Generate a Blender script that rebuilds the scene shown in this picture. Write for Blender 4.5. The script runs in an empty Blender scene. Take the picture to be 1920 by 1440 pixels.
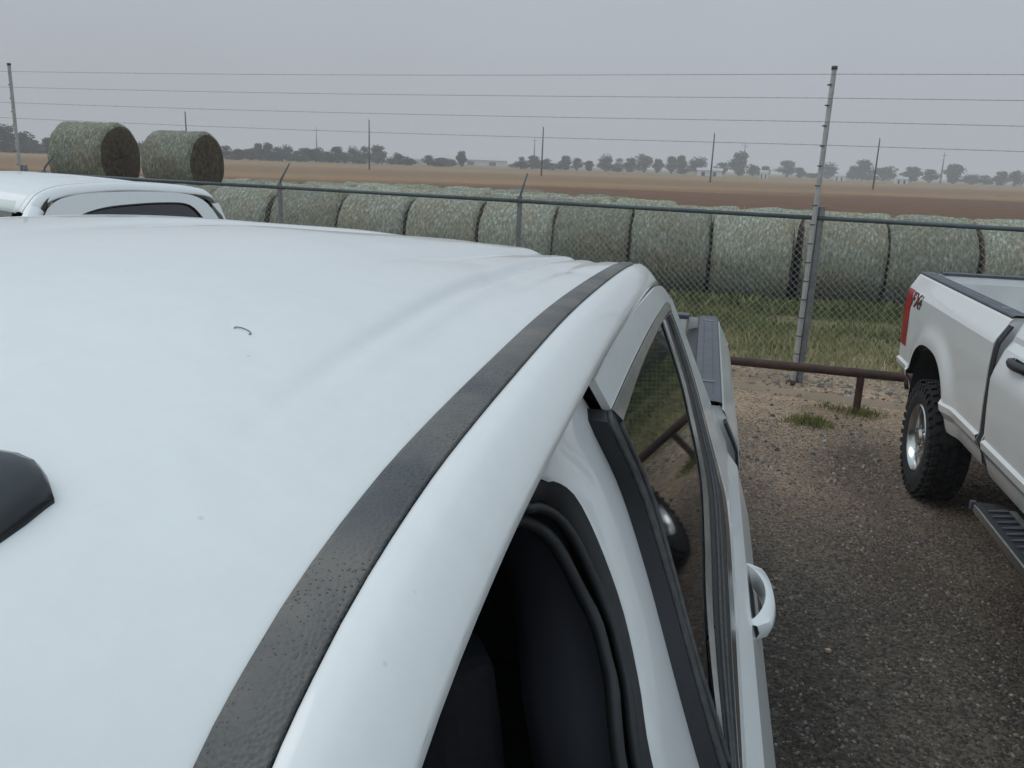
import bpy, bmesh, math, random
from mathutils import Vector, Matrix, noise

# ------------------------------------------------------------------ camera
scene = bpy.context.scene
col = scene.collection
F, HC = 1580.0, 2.27
PITCH, ROLL, YAW = math.radians(14.73), math.radians(2.18), math.radians(12.3)
CAM = Vector((0, 0, HC))
_fw = Vector((-math.sin(YAW)*math.cos(PITCH), math.cos(YAW)*math.cos(PITCH), -math.sin(PITCH)))
_r0 = Vector((math.cos(YAW), math.sin(YAW), 0)); _u0 = _r0.cross(_fw)
_R = _r0*math.cos(ROLL) + _u0*math.sin(ROLL)
_U = -_r0*math.sin(ROLL) + _u0*math.cos(ROLL)
cd = bpy.data.cameras.new('camera'); cd.sensor_width = 36; cd.lens = F/1920*36
cd.clip_start = 0.02; cd.clip_end = 6000
cam = bpy.data.objects.new('camera', cd); col.objects.link(cam)
cam.matrix_world = Matrix(((_R.x, _U.x, -_fw.x, 0), (_R.y, _U.y, -_fw.y, 0), (_R.z, _U.z, -_fw.z, HC), (0, 0, 0, 1)))
scene.camera = cam

# ------------------------------------------------------------------ sky and sun (overcast)
w = bpy.data.worlds.new('World'); scene.world = w; w.use_nodes = True
nt = w.node_tree; nt.nodes.clear()
out = nt.nodes.new('ShaderNodeOutputWorld'); bg = nt.nodes.new('ShaderNodeBackground')
sky = nt.nodes.new('ShaderNodeTexSky'); sky.sky_type = 'NISHITA'; sky.sun_disc = False
SUN_EL, SUN_AZ = math.radians(60), math.radians(255)
sky.sun_elevation = SUN_EL; sky.sun_rotation = SUN_AZ
sky.air_density = 1.0; sky.dust_density = 6.0; sky.ozone_density = 1.0
hs = nt.nodes.new('ShaderNodeHueSaturation'); hs.inputs['Saturation'].default_value = 0.12
nt.links.new(sky.outputs[0], hs.inputs['Color'])
# overcast luminance: a cloud layer three times as bright overhead as at the horizon
tc = nt.nodes.new('ShaderNodeTexCoord'); sp = nt.nodes.new('ShaderNodeSeparateXYZ')
nt.links.new(tc.outputs['Generated'], sp.inputs[0])
rp = nt.nodes.new('ShaderNodeValToRGB'); rp.color_ramp.interpolation = 'EASE'
e = rp.color_ramp.elements
e[0].position = 0.0; e[0].color = (3.72, 3.90, 4.28, 1)
e[1].position = 1.0; e[1].color = (5.95, 7.4, 8.55, 1)
m = e.new(0.22); m.color = (3.72, 4.15, 4.65, 1)
nt.links.new(sp.outputs['Z'], rp.inputs[0])
nz = nt.nodes.new('ShaderNodeTexNoise'); nz.inputs['Scale'].default_value = 1.7; nz.inputs['Detail'].default_value = 3
nt.links.new(tc.outputs['Generated'], nz.inputs['Vector'])
mr = nt.nodes.new('ShaderNodeMapRange'); mr.inputs[1].default_value = .3; mr.inputs[2].default_value = .7
mr.inputs[3].default_value = .95; mr.inputs[4].default_value = 1.05
nt.links.new(nz.outputs[0], mr.inputs[0])
vm = nt.nodes.new('ShaderNodeVectorMath'); vm.operation = 'SCALE'
nt.links.new(rp.outputs[0], vm.inputs[0]); nt.links.new(mr.outputs[0], vm.inputs['Scale'])
mx = nt.nodes.new('ShaderNodeMixRGB'); mx.inputs[0].default_value = 0.9
nt.links.new(hs.outputs[0], mx.inputs[1]); nt.links.new(vm.outputs[0], mx.inputs[2])
nt.links.new(mx.outputs[0], bg.inputs['Color']); bg.inputs['Strength'].default_value = 0.1
nt.links.new(bg.outputs[0], out.inputs[0])

sd = bpy.data.lights.new('sun', 'SUN'); sd.energy = 0.5; sd.angle = math.radians(40); sd.color = (1, .97, .92)
so = bpy.data.objects.new('sun', sd); col.objects.link(so)
sdir = Vector((math.sin(SUN_AZ)*math.cos(SUN_EL), math.cos(SUN_AZ)*math.cos(SUN_EL), math.sin(SUN_EL)))
so.rotation_euler = sdir.to_track_quat('Z', 'Y').to_euler(); so.location = (0, 0, 20)

vs = scene.view_settings; vs.view_transform = 'Standard'; vs.look = 'None'; vs.exposure = 0.27; vs.gamma = 1
scene.cycles.use_denoising = True
scene.cycles.volume_bounces = 2
scene.cycles.max_bounces = 8

# ------------------------------------------------------------------ pixel helpers (photo is 1920 x 1440)
def ray(px, py):
    d = _fw*F + _R*(px-960) - _U*(py-720); return d.normalized()
def atz(px, py, z):
    d = ray(px, py); return CAM + d*((z-HC)/d.z)
def atfence(px, py):
    d = ray(px, py); return CAM + d*(FY0/(d.y+FS*d.x))
FS = 0.19; FY0 = 9.56+FS*1.13             # fence line: y = FY0 - FS*x
def fy(x): return FY0 - FS*x

# ------------------------------------------------------------------ materials
def mat(name, color, rough=.5, metal=0., coat=0., spec=.5, var=0., vscale=8., dark=None, bump=0., bscale=40., coords='Object', detail=4, coatr=.05):
    m = bpy.data.materials.new(name); m.use_nodes = True
    n = m.node_tree.nodes; l = m.node_tree.links; b = n['Principled BSDF']
    b.inputs['Base Color'].default_value = (*color, 1); b.inputs['Roughness'].default_value = rough
    b.inputs['Metallic'].default_value = metal; b.inputs['Coat Weight'].default_value = coat
    b.inputs['Coat Roughness'].default_value = coatr; b.inputs['Specular IOR Level'].default_value = spec
    if var or bump:
        t = n.new('ShaderNodeTexCoord')
    if var:
        z = n.new('ShaderNodeTexNoise'); z.inputs['Scale'].default_value = vscale; z.inputs['Detail'].default_value = detail
        l.new(t.outputs[coords], z.inputs['Vector'])
        r = n.new('ShaderNodeValToRGB'); r.color_ramp.elements[0].position = .3; r.color_ramp.elements[1].position = .7
        dk = dark or tuple(c*(1-var) for c in color)
        r.color_ramp.elements[0].color = (*dk, 1); r.color_ramp.elements[1].color = (*color, 1)
        l.new(z.outputs[0], r.inputs[0]); l.new(r.outputs[0], b.inputs['Base Color'])
    if bump:
        z2 = n.new('ShaderNodeTexNoise'); z2.inputs['Scale'].default_value = bscale; z2.inputs['Detail'].default_value = 5
        l.new(t.outputs[coords], z2.inputs['Vector'])
        bp = n.new('ShaderNodeBump'); bp.inputs['Strength'].default_value = bump; bp.inputs['Distance'].default_value = .01
        l.new(z2.outputs[0], bp.inputs['Height']); l.new(bp.outputs[0], b.inputs['Normal'])
    return m

def paint_mat(name, dirty):
    """white automotive paint; dust rises from the sills where dirty"""
    m = mat(name, (.80, .81, .80), rough=.32, coat=.7, coatr=.06)
    n = m.node_tree.nodes; l = m.node_tree.links; b = n['Principled BSDF']
    t = n.new('ShaderNodeTexCoord'); s = n.new('ShaderNodeSeparateXYZ'); l.new(t.outputs['Object'], s.inputs[0])
    z = n.new('ShaderNodeTexNoise'); z.inputs['Scale'].default_value = 3.; z.inputs['Detail'].default_value = 6
    l.new(t.outputs['Object'], z.inputs['Vector'])
    a = n.new('ShaderNodeMath'); a.operation = 'MULTIPLY_ADD'; a.inputs[1].default_value = .35
    l.new(z.outputs[0], a.inputs[0]); l.new(s.outputs['Z'], a.inputs[2])
    r = n.new('ShaderNodeMapRange'); r.inputs[1].default_value = .45; r.inputs[2].default_value = 1.15 if dirty else .9
    r.inputs[3].default_value = .85 if dirty else .5; r.inputs[4].default_value = .04
    l.new(a.outputs[0], r.inputs[0])
    mx = n.new('ShaderNodeMixRGB'); mx.inputs[1].default_value = (.80, .81, .80, 1); mx.inputs[2].default_value = (.46, .41, .33, 1)
    l.new(r.outputs[0], mx.inputs[0])
    # faint film of dust and water spots over everything
    z3 = n.new('ShaderNodeTexNoise'); z3.inputs['Scale'].default_value = 22; z3.inputs['Detail'].default_value = 8; z3.inputs['Roughness'].default_value = .7
    l.new(t.outputs['Object'], z3.inputs['Vector'])
    r3 = n.new('ShaderNodeMapRange'); r3.inputs[1].default_value = .35; r3.inputs[2].default_value = .75; r3.inputs[3].default_value = 0; r3.inputs[4].default_value = .11
    l.new(z3.outputs[0], r3.inputs[0])
    m2 = n.new('ShaderNodeMixRGB'); m2.inputs[2].default_value = (.42, .40, .36, 1)
    l.new(r3.outputs[0], m2.inputs[0]); l.new(mx.outputs[0], m2.inputs[1]); l.new(m2.outputs[0], b.inputs['Base Color'])
    vs_ = n.new('ShaderNodeTexVoronoi'); vs_.inputs['Scale'].default_value = 34; l.new(t.outputs['Object'], vs_.inputs['Vector'])
    sp_ = n.new('ShaderNodeMapRange'); sp_.inputs[1].default_value = .05; sp_.inputs[2].default_value = .09; sp_.inputs[3].default_value = .30; sp_.inputs[4].default_value = 0; l.new(vs_.outputs['Distance'], sp_.inputs[0])
    hc_ = n.new('ShaderNodeSeparateColor'); l.new(vs_.outputs['Color'], hc_.inputs[0]); gt_ = n.new('ShaderNodeMath'); gt_.operation = 'GREATER_THAN'; gt_.inputs[1].default_value = .72; l.new(hc_.outputs[0], gt_.inputs[0])
    ml_ = n.new('ShaderNodeMath'); ml_.operation = 'MULTIPLY'; l.new(sp_.outputs[0], ml_.inputs[0]); l.new(gt_.outputs[0], ml_.inputs[1])
    m3_ = n.new('ShaderNodeMixRGB'); m3_.inputs[2].default_value = (.40, .37, .32, 1); l.new(ml_.outputs[0], m3_.inputs[0]); l.new(m2.outputs[0], m3_.inputs[1]); l.new(m3_.outputs[0], b.inputs['Base Color'])
    rr = n.new('ShaderNodeMapRange'); rr.inputs[3].default_value = .25; rr.inputs[4].default_value = .5
    l.new(z3.outputs[0], rr.inputs[0]); l.new(rr.outputs[0], b.inputs['Roughness'])
    return m

def moulding_mat():
    m = mat('roof_moulding_rubber', (.11, .105, .10), rough=.55, spec=.4)
    n = m.node_tree.nodes; l = m.node_tree.links; b = n['Principled BSDF']
    t = n.new('ShaderNodeTexCoord')
    z = n.new('ShaderNodeTexNoise'); z.inputs['Scale'].default_value = 9; z.inputs['Detail'].default_value = 6
    l.new(t.outputs['Object'], z.inputs['Vector'])
    r = n.new('ShaderNodeValToRGB'); r.color_ramp.elements[0].position = .32; r.color_ramp.elements[1].position = .68
    r.color_ramp.elements[0].color = (.075, .08, .084, 1); r.color_ramp.elements[1].color = (.18, .165, .145, 1)
    l.new(z.outputs[0], r.inputs[0])
    v = n.new('ShaderNodeTexVoronoi'); v.inputs['Scale'].default_value = 300; v.inputs['Randomness'].default_value = 1
    l.new(t.outputs['Object'], v.inputs['Vector'])
    z4 = n.new('ShaderNodeTexNoise'); z4.inputs['Scale'].default_value = 14; l.new(t.outputs['Object'], z4.inputs['Vector'])
    thr = n.new('ShaderNodeMapRange'); thr.inputs[1].default_value = .35; thr.inputs[2].default_value = .7; thr.inputs[3].default_value = .06; thr.inputs[4].default_value = .33
    l.new(z4.outputs[0], thr.inputs[0])
    lt = n.new('ShaderNodeMath'); lt.operation = 'LESS_THAN'; l.new(v.outputs['Distance'], lt.inputs[0]); l.new(thr.outputs[0], lt.inputs[1])
    mx = n.new('ShaderNodeMixRGB'); mx.inputs[2].default_value = (.04, .038, .036, 1)
    l.new(lt.outputs[0], mx.inputs[0]); l.new(r.outputs[0], mx.inputs[1]); l.new(mx.outputs[0], b.inputs['Base Color'])
    bp = n.new('ShaderNodeBump'); bp.inputs['Strength'].default_value = .4; bp.inputs['Distance'].default_value = .003
    l.new(v.outputs['Distance'], bp.inputs['Height']); l.new(bp.outputs[0], b.inputs['Normal'])
    return m

M = {}
M['paint'] = paint_mat('white_paint', False)
M['paint_dirty'] = paint_mat('white_paint_dusty', True)
M['moulding'] = moulding_mat()
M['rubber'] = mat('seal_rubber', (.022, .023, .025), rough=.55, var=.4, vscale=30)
M['rubber_grey'] = mat('seal_rubber_dusty', (.075, .075, .075), rough=.6, var=.5, vscale=60)
M['black'] = mat('black_plastic', (.02, .02, .022), rough=.45, bump=.1, bscale=300)
M['interior'] = mat('interior_trim', (.03, .03, .038), rough=.8, var=.3, vscale=10)
M['seat'] = mat('seat_cloth', (.022, .022, .028), rough=.9, var=.3, vscale=80)
M['glass'] = mat('tinted_glass', (.006, .007, .008), rough=.025, spec=.55, coat=.0)
def clear_glass():
    m = bpy.data.materials.new('clear_glass'); m.use_nodes = True; n = m.node_tree.nodes; l = m.node_tree.links; n.clear()
    o = n.new('ShaderNodeOutputMaterial'); tr = n.new('ShaderNodeBsdfTransparent'); gl = n.new('ShaderNodeBsdfGlossy'); fr = n.new('ShaderNodeFresnel'); mx = n.new('ShaderNodeMixShader')
    tr.inputs[0].default_value = (.62, .68, .66, 1); gl.inputs['Roughness'].default_value = .01; fr.inputs[0].default_value = 1.5
    l.new(fr.outputs[0], mx.inputs[0]); l.new(tr.outputs[0], mx.inputs[1]); l.new(gl.outputs[0], mx.inputs[2]); l.new(mx.outputs[0], o.inputs[0]); return m
M['clear_glass'] = clear_glass()
M['chrome'] = mat('bright_trim', (.55, .56, .56), rough=.18, metal=1, var=.25, vscale=40)
M['chrome_wheel'] = mat('chrome_wheel', (.56, .56, .55), rough=.2, metal=1)
M['rail_cap'] = mat('bed_rail_cap', (.085, .092, .108), rough=.5, var=.35, vscale=14, bump=.15, bscale=250)
M['tyre'] = mat('tyre_rubber', (.022, .021, .02), rough=.85, var=.45, vscale=18, bump=.2, bscale=90)
M['dark_steel'] = mat('chassis_steel', (.03, .027, .024), rough=.8, var=.4, vscale=12)
M['lens_red'] = mat('tail_lens', (.42, .006, .012), rough=.3, coat=.25, spec=.3, var=.3, vscale=6)
M['lens_dark'] = mat('marker_lens', (.010, .012, .016), rough=.22, coat=.4)
M['lens_clear'] = mat('headlight_lens', (.5, .52, .54), rough=.1, coat=1)
M['decal_black'] = mat('decal_black', (.02, .02, .022), rough=.4)
M['decal_red'] = mat('decal_red', (.28, .02, .022), rough=.4)
M['liner'] = mat('bed_paint', (.70, .71, .70), rough=.45, var=.12, vscale=6)
M['rust'] = mat('rusty_pipe', (.085, .042, .03), rough=.8, var=.5, vscale=9, dark=(.035, .02, .018), bump=.3, bscale=60)
M['galv'] = mat('galvanised_steel', (.30, .31, .31), rough=.5, metal=.55, var=.3, vscale=12)
M['galv_light'] = mat('galvanised_steel_bright', (.52, .53, .50), rough=.55, metal=.3, var=.25, vscale=14)
M['galv_dark'] = mat('weathered_rail', (.10, .13, .14), rough=.55, metal=.3, var=.3, vscale=10)
M['wire'] = mat('wire_steel', (.27, .28, .28), rough=.55, metal=.4)
M['stone_a'] = mat('stone_grey', (.20, .185, .17), rough=.9, var=.4, vscale=25)
M['stone_b'] = mat('stone_dark', (.095, .088, .08), rough=.9, var=.4, vscale=25)
M['stone_c'] = mat('stone_tan', (.33, .27, .205), rough=.9, var=.35, vscale=25)
M['stone_d'] = mat('stone_pale', (.38, .355, .32), rough=.9, var=.2, vscale=25)
M['gasket'] = mat('lamp_gasket', (.13, .10, .06), rough=.9, var=.5, vscale=60)
M['wood'] = mat('weathered_pole', (.09, .075, .062), rough=.9)
M['bark'] = mat('bark', (.06, .05, .04), rough=.95)
M['leaf'] = mat('tree_foliage', (.038, .055, .024), rough=.9, var=.5, vscale=3., detail=2)
M['shed'] = mat('shed_siding', (.66, .67, .66), rough=.7)
M['shed_roof'] = mat('shed_roof', (.42, .44, .46), rough=.6)
M['shed_dark'] = mat('shed_opening', (.03, .03, .03), rough=.8)

def grass_mat(name, a, b_):
    m = mat(name, a, rough=.9, spec=.2); n = m.node_tree.nodes; l = m.node_tree.links
    at = n.new('ShaderNodeAttribute'); at.attribute_name = 'tint'
    r = n.new('ShaderNodeMixRGB'); r.inputs[1].default_value = (*a, 1); r.inputs[2].default_value = (*b_, 1)
    l.new(at.outputs['Fac'], r.inputs[0]); l.new(r.outputs[0], n['Principled BSDF'].inputs['Base Color'])
    return m
M['grass'] = grass_mat('grass', (.12, .148, .040), (.56, .46, .23))
M['weed'] = grass_mat('weed', (.14, .17, .05), (.30, .26, .11))

def bale_mat(name, ends):
    m = mat(name, (.2, .2, .15), rough=.95, spec=.15); n = m.node_tree.nodes; l = m.node_tree.links; b = n['Principled BSDF']
    t = n.new('ShaderNodeTexCoord'); oi = n.new('ShaderNodeObjectInfo')
    add = n.new('ShaderNodeVectorMath'); add.operation = 'MULTIPLY_ADD'
    cmb = n.new('ShaderNodeCombineXYZ'); l.new(oi.outputs['Random'], cmb.inputs[0])
    add.inputs[1].default_value = (37, 11, 5); l.new(cmb.outputs[0], add.inputs[0]); l.new(t.outputs['Object'], add.inputs[2])
    mp = n.new('ShaderNodeMapping'); mp.inputs['Scale'].default_value = (4.2, 1.6, 1.6) if not ends else (3, 3, 3)
    l.new(add.outputs[0], mp.inputs[0])
    z = n.new('ShaderNodeTexNoise'); z.inputs['Scale'].default_value = 6.5 if not ends else 3; z.inputs['Detail'].default_value = 8; z.inputs['Roughness'].default_value = .78
    l.new(mp.outputs[0], z.inputs['Vector'])
    r = n.new('ShaderNodeValToRGB'); r.color_ramp.elements[0].position = .33; r.color_ramp.elements[1].position = .70
    if ends:
        r.color_ramp.elements[0].color = (.035, .026, .016, 1); r.color_ramp.elements[1].color = (.20, .15, .10, 1)
    else:
        r.color_ramp.elements[0].color = (.11, .12, .085, 1); r.color_ramp.elements[1].color = (.66, .66, .57, 1)
        e = r.color_ramp.elements.new(.52); e.color = (.27, .285, .225, 1)
    l.new(z.outputs[0], r.inputs[0])
    last = r.outputs[0]
    if not ends:
        z2 = n.new('ShaderNodeTexNoise'); z2.inputs['Scale'].default_value = 1.6; z2.inputs['Detail'].default_value = 2
        l.new(add.outputs[0], z2.inputs['Vector'])
        r2 = n.new('ShaderNodeMapRange'); r2.inputs[1].default_value = .42; r2.inputs[2].default_value = .66; r2.inputs[4].default_value = .6
        l.new(z2.outputs[0], r2.inputs[0])
        mx = n.new('ShaderNodeMixRGB'); mx.blend_type = 'MULTIPLY'; mx.inputs[2].default_value = (1.0, .80, .64, 1)
        l.new(r2.outputs[0], mx.inputs[0]); l.new(last, mx.inputs[1]); last = mx.outputs[0]
    hv = n.new('ShaderNodeMapRange'); hv.inputs[3].default_value = .88; hv.inputs[4].default_value = 1.32; l.new(oi.outputs['Random'], hv.inputs[0])
    sv = n.new('ShaderNodeVectorMath'); sv.operation = 'SCALE'; l.new(last, sv.inputs[0]); l.new(hv.outputs[0], sv.inputs['Scale']); last = sv.outputs[0]
    l.new(last, b.inputs['Base Color'])
    bp = n.new('ShaderNodeBump'); bp.inputs['Strength'].default_value = .9; bp.inputs['Distance'].default_value = .04
    l.new(z.outputs[0], bp.inputs['Height']); l.new(bp.outputs[0], b.inputs['Normal'])
    return m
M['bale'] = bale_mat('net_wrapped_hay', False); M['bale_end'] = bale_mat('hay_end', True)

def ground_mats():
    # lot: dark millings near, tan dirt towards the fence
    m = mat('gravel_lot', (.1, .09, .08), rough=.95, spec=.2); n = m.node_tree.nodes; l = m.node_tree.links; b = n['Principled BSDF']
    t = n.new('ShaderNodeTexCoord'); s = n.new('ShaderNodeSeparateXYZ'); l.new(t.outputs['Object'], s.inputs[0])
    z = n.new('ShaderNodeTexNoise'); z.inputs['Scale'].default_value = .9; z.inputs['Detail'].default_value = 5; l.new(t.outputs['Object'], z.inputs['Vector'])
    a = n.new('ShaderNodeMath'); a.operation = 'MULTIPLY_ADD'; a.inputs[1].default_value = 3.6; l.new(z.outputs[0], a.inputs[0]); l.new(s.outputs['Y'], a.inputs[2])
    r = n.new('ShaderNodeMapRange'); r.inputs[1].default_value = 6.2; r.inputs[2].default_value = 10.6; l.new(a.outputs[0], r.inputs[0])
    cr = n.new('ShaderNodeValToRGB'); e = cr.color_ramp.elements
    e[0].position = 0; e[0].color = (.084, .070, .057, 1); e[1].position = 1; e[1].color = (.33, .235, .16, 1)
    k = e.new(.5); k.color = (.155, .112, .082, 1)
    l.new(r.outputs[0], cr.inputs[0])
    v = n.new('ShaderNodeTexVoronoi'); v.inputs['Scale'].default_value = 75; l.new(t.outputs['Object'], v.inputs['Vector'])
    hv = n.new('ShaderNodeSeparateColor'); l.new(v.outputs['Color'], hv.inputs[0])
    vr = n.new('ShaderNodeMapRange'); vr.inputs[3].default_value = .5; vr.inputs[4].default_value = 1.75; l.new(hv.outputs[0], vr.inputs[0])
    zt = n.new('ShaderNodeTexNoise'); zt.inputs['Scale'].default_value = 1.1; zt.inputs['Detail'].default_value = 4; mpt = n.new('ShaderNodeMapping'); mpt.inputs['Scale'].default_value = (1.6, .45, 1); l.new(t.outputs['Object'], mpt.inputs[0]); l.new(mpt.outputs[0], zt.inputs['Vector'])
    vt_ = n.new('ShaderNodeMapRange'); vt_.inputs[1].default_value = .3; vt_.inputs[2].default_value = .7; vt_.inputs[3].default_value = .72; vt_.inputs[4].default_value = 1.3; l.new(zt.outputs[0], vt_.inputs[0])
    vmul = n.new('ShaderNodeMath'); vmul.operation = 'MULTIPLY'; l.new(vr.outputs[0], vmul.inputs[0]); l.new(vt_.outputs[0], vmul.inputs[1])
    sc = n.new('ShaderNodeVectorMath'); sc.operation = 'SCALE'; l.new(cr.outputs[0], sc.inputs[0]); l.new(vmul.outputs[0], sc.inputs['Scale'])
    l.new(sc.outputs[0], b.inputs['Base Color'])
    bp = n.new('ShaderNodeBump'); bp.inputs['Strength'].default_value = .9; bp.inputs['Distance'].default_value = .012; bp.invert = True
    l.new(v.outputs['Distance'], bp.inputs['Height']); l.new(bp.outputs[0], b.inputs['Normal'])
    # land: green verge, then brown and golden field bands
    m2 = mat('field_soil', (.2, .13, .08), rough=.95, spec=.1); n = m2.node_tree.nodes; l = m2.node_tree.links; b = n['Principled BSDF']
    t = n.new('ShaderNodeTexCoord'); mp = n.new('ShaderNodeMapping'); mp.inputs['Scale'].default_value = (.012, .05, 1); l.new(t.outputs['Object'], mp.inputs[0])
    z = n.new('ShaderNodeTexNoise'); z.inputs['Scale'].default_value = 1.; z.inputs['Detail'].default_value = 5; l.new(mp.outputs[0], z.inputs['Vector'])
    s = n.new('ShaderNodeSeparateXYZ'); l.new(t.outputs['Object'], s.inputs[0])
    # field edges run slightly across: distance measured along y + .35 x
    a = n.new('ShaderNodeMath'); a.operation = 'MULTIPLY_ADD'; a.inputs[1].default_value = -.55; l.new(s.outputs['X'], a.inputs[0]); l.new(s.outputs['Y'], a.inputs[2])
    a2 = n.new('ShaderNodeMath'); a2.operation = 'MULTIPLY_ADD'; a2.inputs[1].default_value = 40; l.new(z.outputs[0], a2.inputs[0]); l.new(a.outputs[0], a2.inputs[2])
    r = n.new('ShaderNodeMapRange'); r.inputs[1].default_value = 20; r.inputs[2].default_value = 320; l.new(a2.outputs[0], r.inputs[0])
    cr = n.new('ShaderNodeValToRGB'); e = cr.color_ramp.elements
    e[0].position = 0; e[0].color = (.07, .075, .03, 1); e[1].position = 1; e[1].color = (.22, .165, .09, 1)
    for p, c in ((.05, (.12, .09, .05)), (.10, (.14, .075, .045)), (.30, (.165, .09, .052)), (.36, (.30, .19, .10)), (.44, (.24, .15, .085)), (.56, (.23, .145, .08)), (.75, (.30, .195, .10))):
        k = e.new(p); k.color = (*c, 1)
    l.new(r.outputs[0], cr.inputs[0])
    z5 = n.new('ShaderNodeTexNoise'); z5.inputs['Scale'].default_value = 1.3; z5.inputs['Detail'].default_value = 6; z5.inputs['Roughness'].default_value = .7
    mp5 = n.new('ShaderNodeMapping'); mp5.inputs['Scale'].default_value = (.35, 1, 1); l.new(t.outputs['Object'], mp5.inputs[0]); l.new(mp5.outputs[0], z5.inputs['Vector'])
    vr = n.new('ShaderNodeMapRange'); vr.inputs[1].default_value = .3; vr.inputs[2].default_value = .7; vr.inputs[3].default_value = .6; vr.inputs[4].default_value = 1.35; l.new(z5.outputs[0], vr.inputs[0])
    sc = n.new('ShaderNodeVectorMath'); sc.operation = 'SCALE'; l.new(cr.outputs[0], sc.inputs[0]); l.new(vr.outputs[0], sc.inputs['Scale'])
    l.new(sc.outputs[0], b.inputs['Base Color'])
    m3 = mat('verge_soil', (.26, .21, .115), rough=.95, spec=.1, var=.55, vscale=1.5, dark=(.10, .105, .045), detail=6)
    m4 = mat('mow_strip', (.33, .25, .175), rough=.95, spec=.2, var=.3, vscale=1.2, bump=.3, bscale=50)
    return m, m2, m3, m4
M['lot'], M['field'], M['verge'], M['strip'] = ground_mats()

# ------------------------------------------------------------------ mesh helpers
def setp(o, label=None, cat=None, group=None, kind=None):
    if label: o['label'] = label
    if cat: o['category'] = cat
    if group: o['group'] = group
    if kind: o['kind'] = kind
    return o
def link(name, me, parent=None):
    o = bpy.data.objects.new(name, me); col.objects.link(o)
    if parent is not None: o.parent = parent
    return o
def empty(name, loc, rz=0):
    o = link(name, None); o.location = loc; o.rotation_euler.z = rz; o.empty_display_size = .2; return o
class MB:
    """collects geometry for one mesh object"""
    def __init__(s): s.v = []; s.f = []; s.mi = []; s.cur = 0
    def add(s, vs_, fs_):
        k = len(s.v); s.v += [tuple(p) for p in vs_]
        for f in fs_: s.f.append(tuple(i+k for i in f)); s.mi.append(s.cur)
    def grid(s, rows, closed=False):
        n = len(rows[0]); vs_ = [p for r in rows for p in r]; fs_ = []
        for i in range(len(rows)-1):
            for j in range(n if closed else n-1):
                j2 = (j+1) % n
                fs_.append((i*n+j, i*n+j2, (i+1)*n+j2, (i+1)*n+j))
        s.add(vs_, fs_)
    def box(s, c, d, rz=0, rx=0):
        mt = Matrix.Rotation(rz, 3, 'Z') @ Matrix.Rotation(rx, 3, 'X')
        vs_ = [Vector(c)+mt @ Vector((sx*d[0]/2, sy*d[1]/2, sz*d[2]/2)) for sx in (-1, 1) for sy in (-1, 1) for sz in (-1, 1)]
        s.add(vs_, [(0, 1, 3, 2), (4, 6, 7, 5), (0, 4, 5, 1), (2, 3, 7, 6), (0, 2, 6, 4), (1, 5, 7, 3)])
    def tube(s, pts, r, n=8, cap=True):
        pts = [Vector(p) for p in pts]; rows = []
        for i, p in enumerate(pts):
            d = (pts[min(i+1, len(pts)-1)]-pts[max(i-1, 0)]).normalized()
            a = d.cross(Vector((0, 0, 1)) if abs(d.z) < .9 else Vector((1, 0, 0))).normalized(); b = d.cross(a)
            rr = r[i] if isinstance(r, (list, tuple)) else r
            rows.append([p+a*math.cos(2*math.pi*k/n)*rr+b*math.sin(2*math.pi*k/n)*rr for k in range(n)])
        k0 = len(s.v); s.grid(rows, True)
        if cap:
            s.f.append(tuple(range(k0, k0+n))); s.mi.append(s.cur)
            k1 = k0+n*(len(rows)-1); s.f.append(tuple(range(k1+n-1, k1-1, -1))); s.mi.append(s.cur)
    def build(s, name, mats, parent=None, smooth=False, solid=0, bevel=0, auto=None, offset=0):
        me = bpy.data.meshes.new(name); me.from_pydata(s.v, [], s.f)
        mats = mats if isinstance(mats, (list, tuple)) else [mats]
        for m_ in mats: me.materials.append(m_)
        if len(mats) > 1:
            me.polygons.foreach_set('material_index', s.mi)
        b = bmesh.new(); b.from_mesh(me); bmesh.ops.remove_doubles(b, verts=b.verts, dist=1e-5)
        bmesh.ops.recalc_face_normals(b, faces=b.faces); b.to_mesh(me); b.free()
        o = link(name, me, parent)
        if smooth: me.polygons.foreach_set('use_smooth', [True]*len(me.polygons))
        if solid:
            md = o.modifiers.new('thick', 'SOLIDIFY'); md.thickness = solid; md.offset = offset
        if bevel:
            md = o.modifiers.new('bev', 'BEVEL'); md.width = bevel; md.segments = 2; md.limit_method = 'ANGLE'
        if smooth and (solid or auto):
            md = o.modifiers.new('es', 'EDGE_SPLIT'); md.split_angle = math.radians(auto or 40)
        return o
def lerp(a, b, t): return a+(b-a)*t
def table(tb, x):
    if x <= tb[0][0]: return tb[0][1]
    for (a, b), (c, d) in zip(tb, tb[1:]):
        if x <= c:
            t = (x-a)/(c-a); return lerp(b, d, t)
    return tb[-1][1]
def spline(tb, x):
    """monotone-ish cubic through the table"""
    n = len(tb)
    if x <= tb[0][0]: return tb[0][1]+(x-tb[0][0])*(tb[1][1]-tb[0][1])/(tb[1][0]-tb[0][0])
    if x >= tb[-1][0]: return tb[-1][1]
    for i in range(n-1):
        if x <= tb[i+1][0]:
            x0, y0 = tb[i]; x1, y1 = tb[i+1]; h = x1-x0
            m0 = (tb[i+1][1]-tb[i-1][1])/(tb[i+1][0]-tb[i-1][0]) if i > 0 else (y1-y0)/h
            m1 = (tb[i+2][1]-tb[i][1])/(tb[i+2][0]-tb[i][0]) if i < n-2 else (y1-y0)/h
            t = (x-x0)/h
            return (2*t**3-3*t*t+1)*y0+(t**3-2*t*t+t)*h*m0+(-2*t**3+3*t*t)*y1+(t**3-t*t)*h*m1
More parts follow.
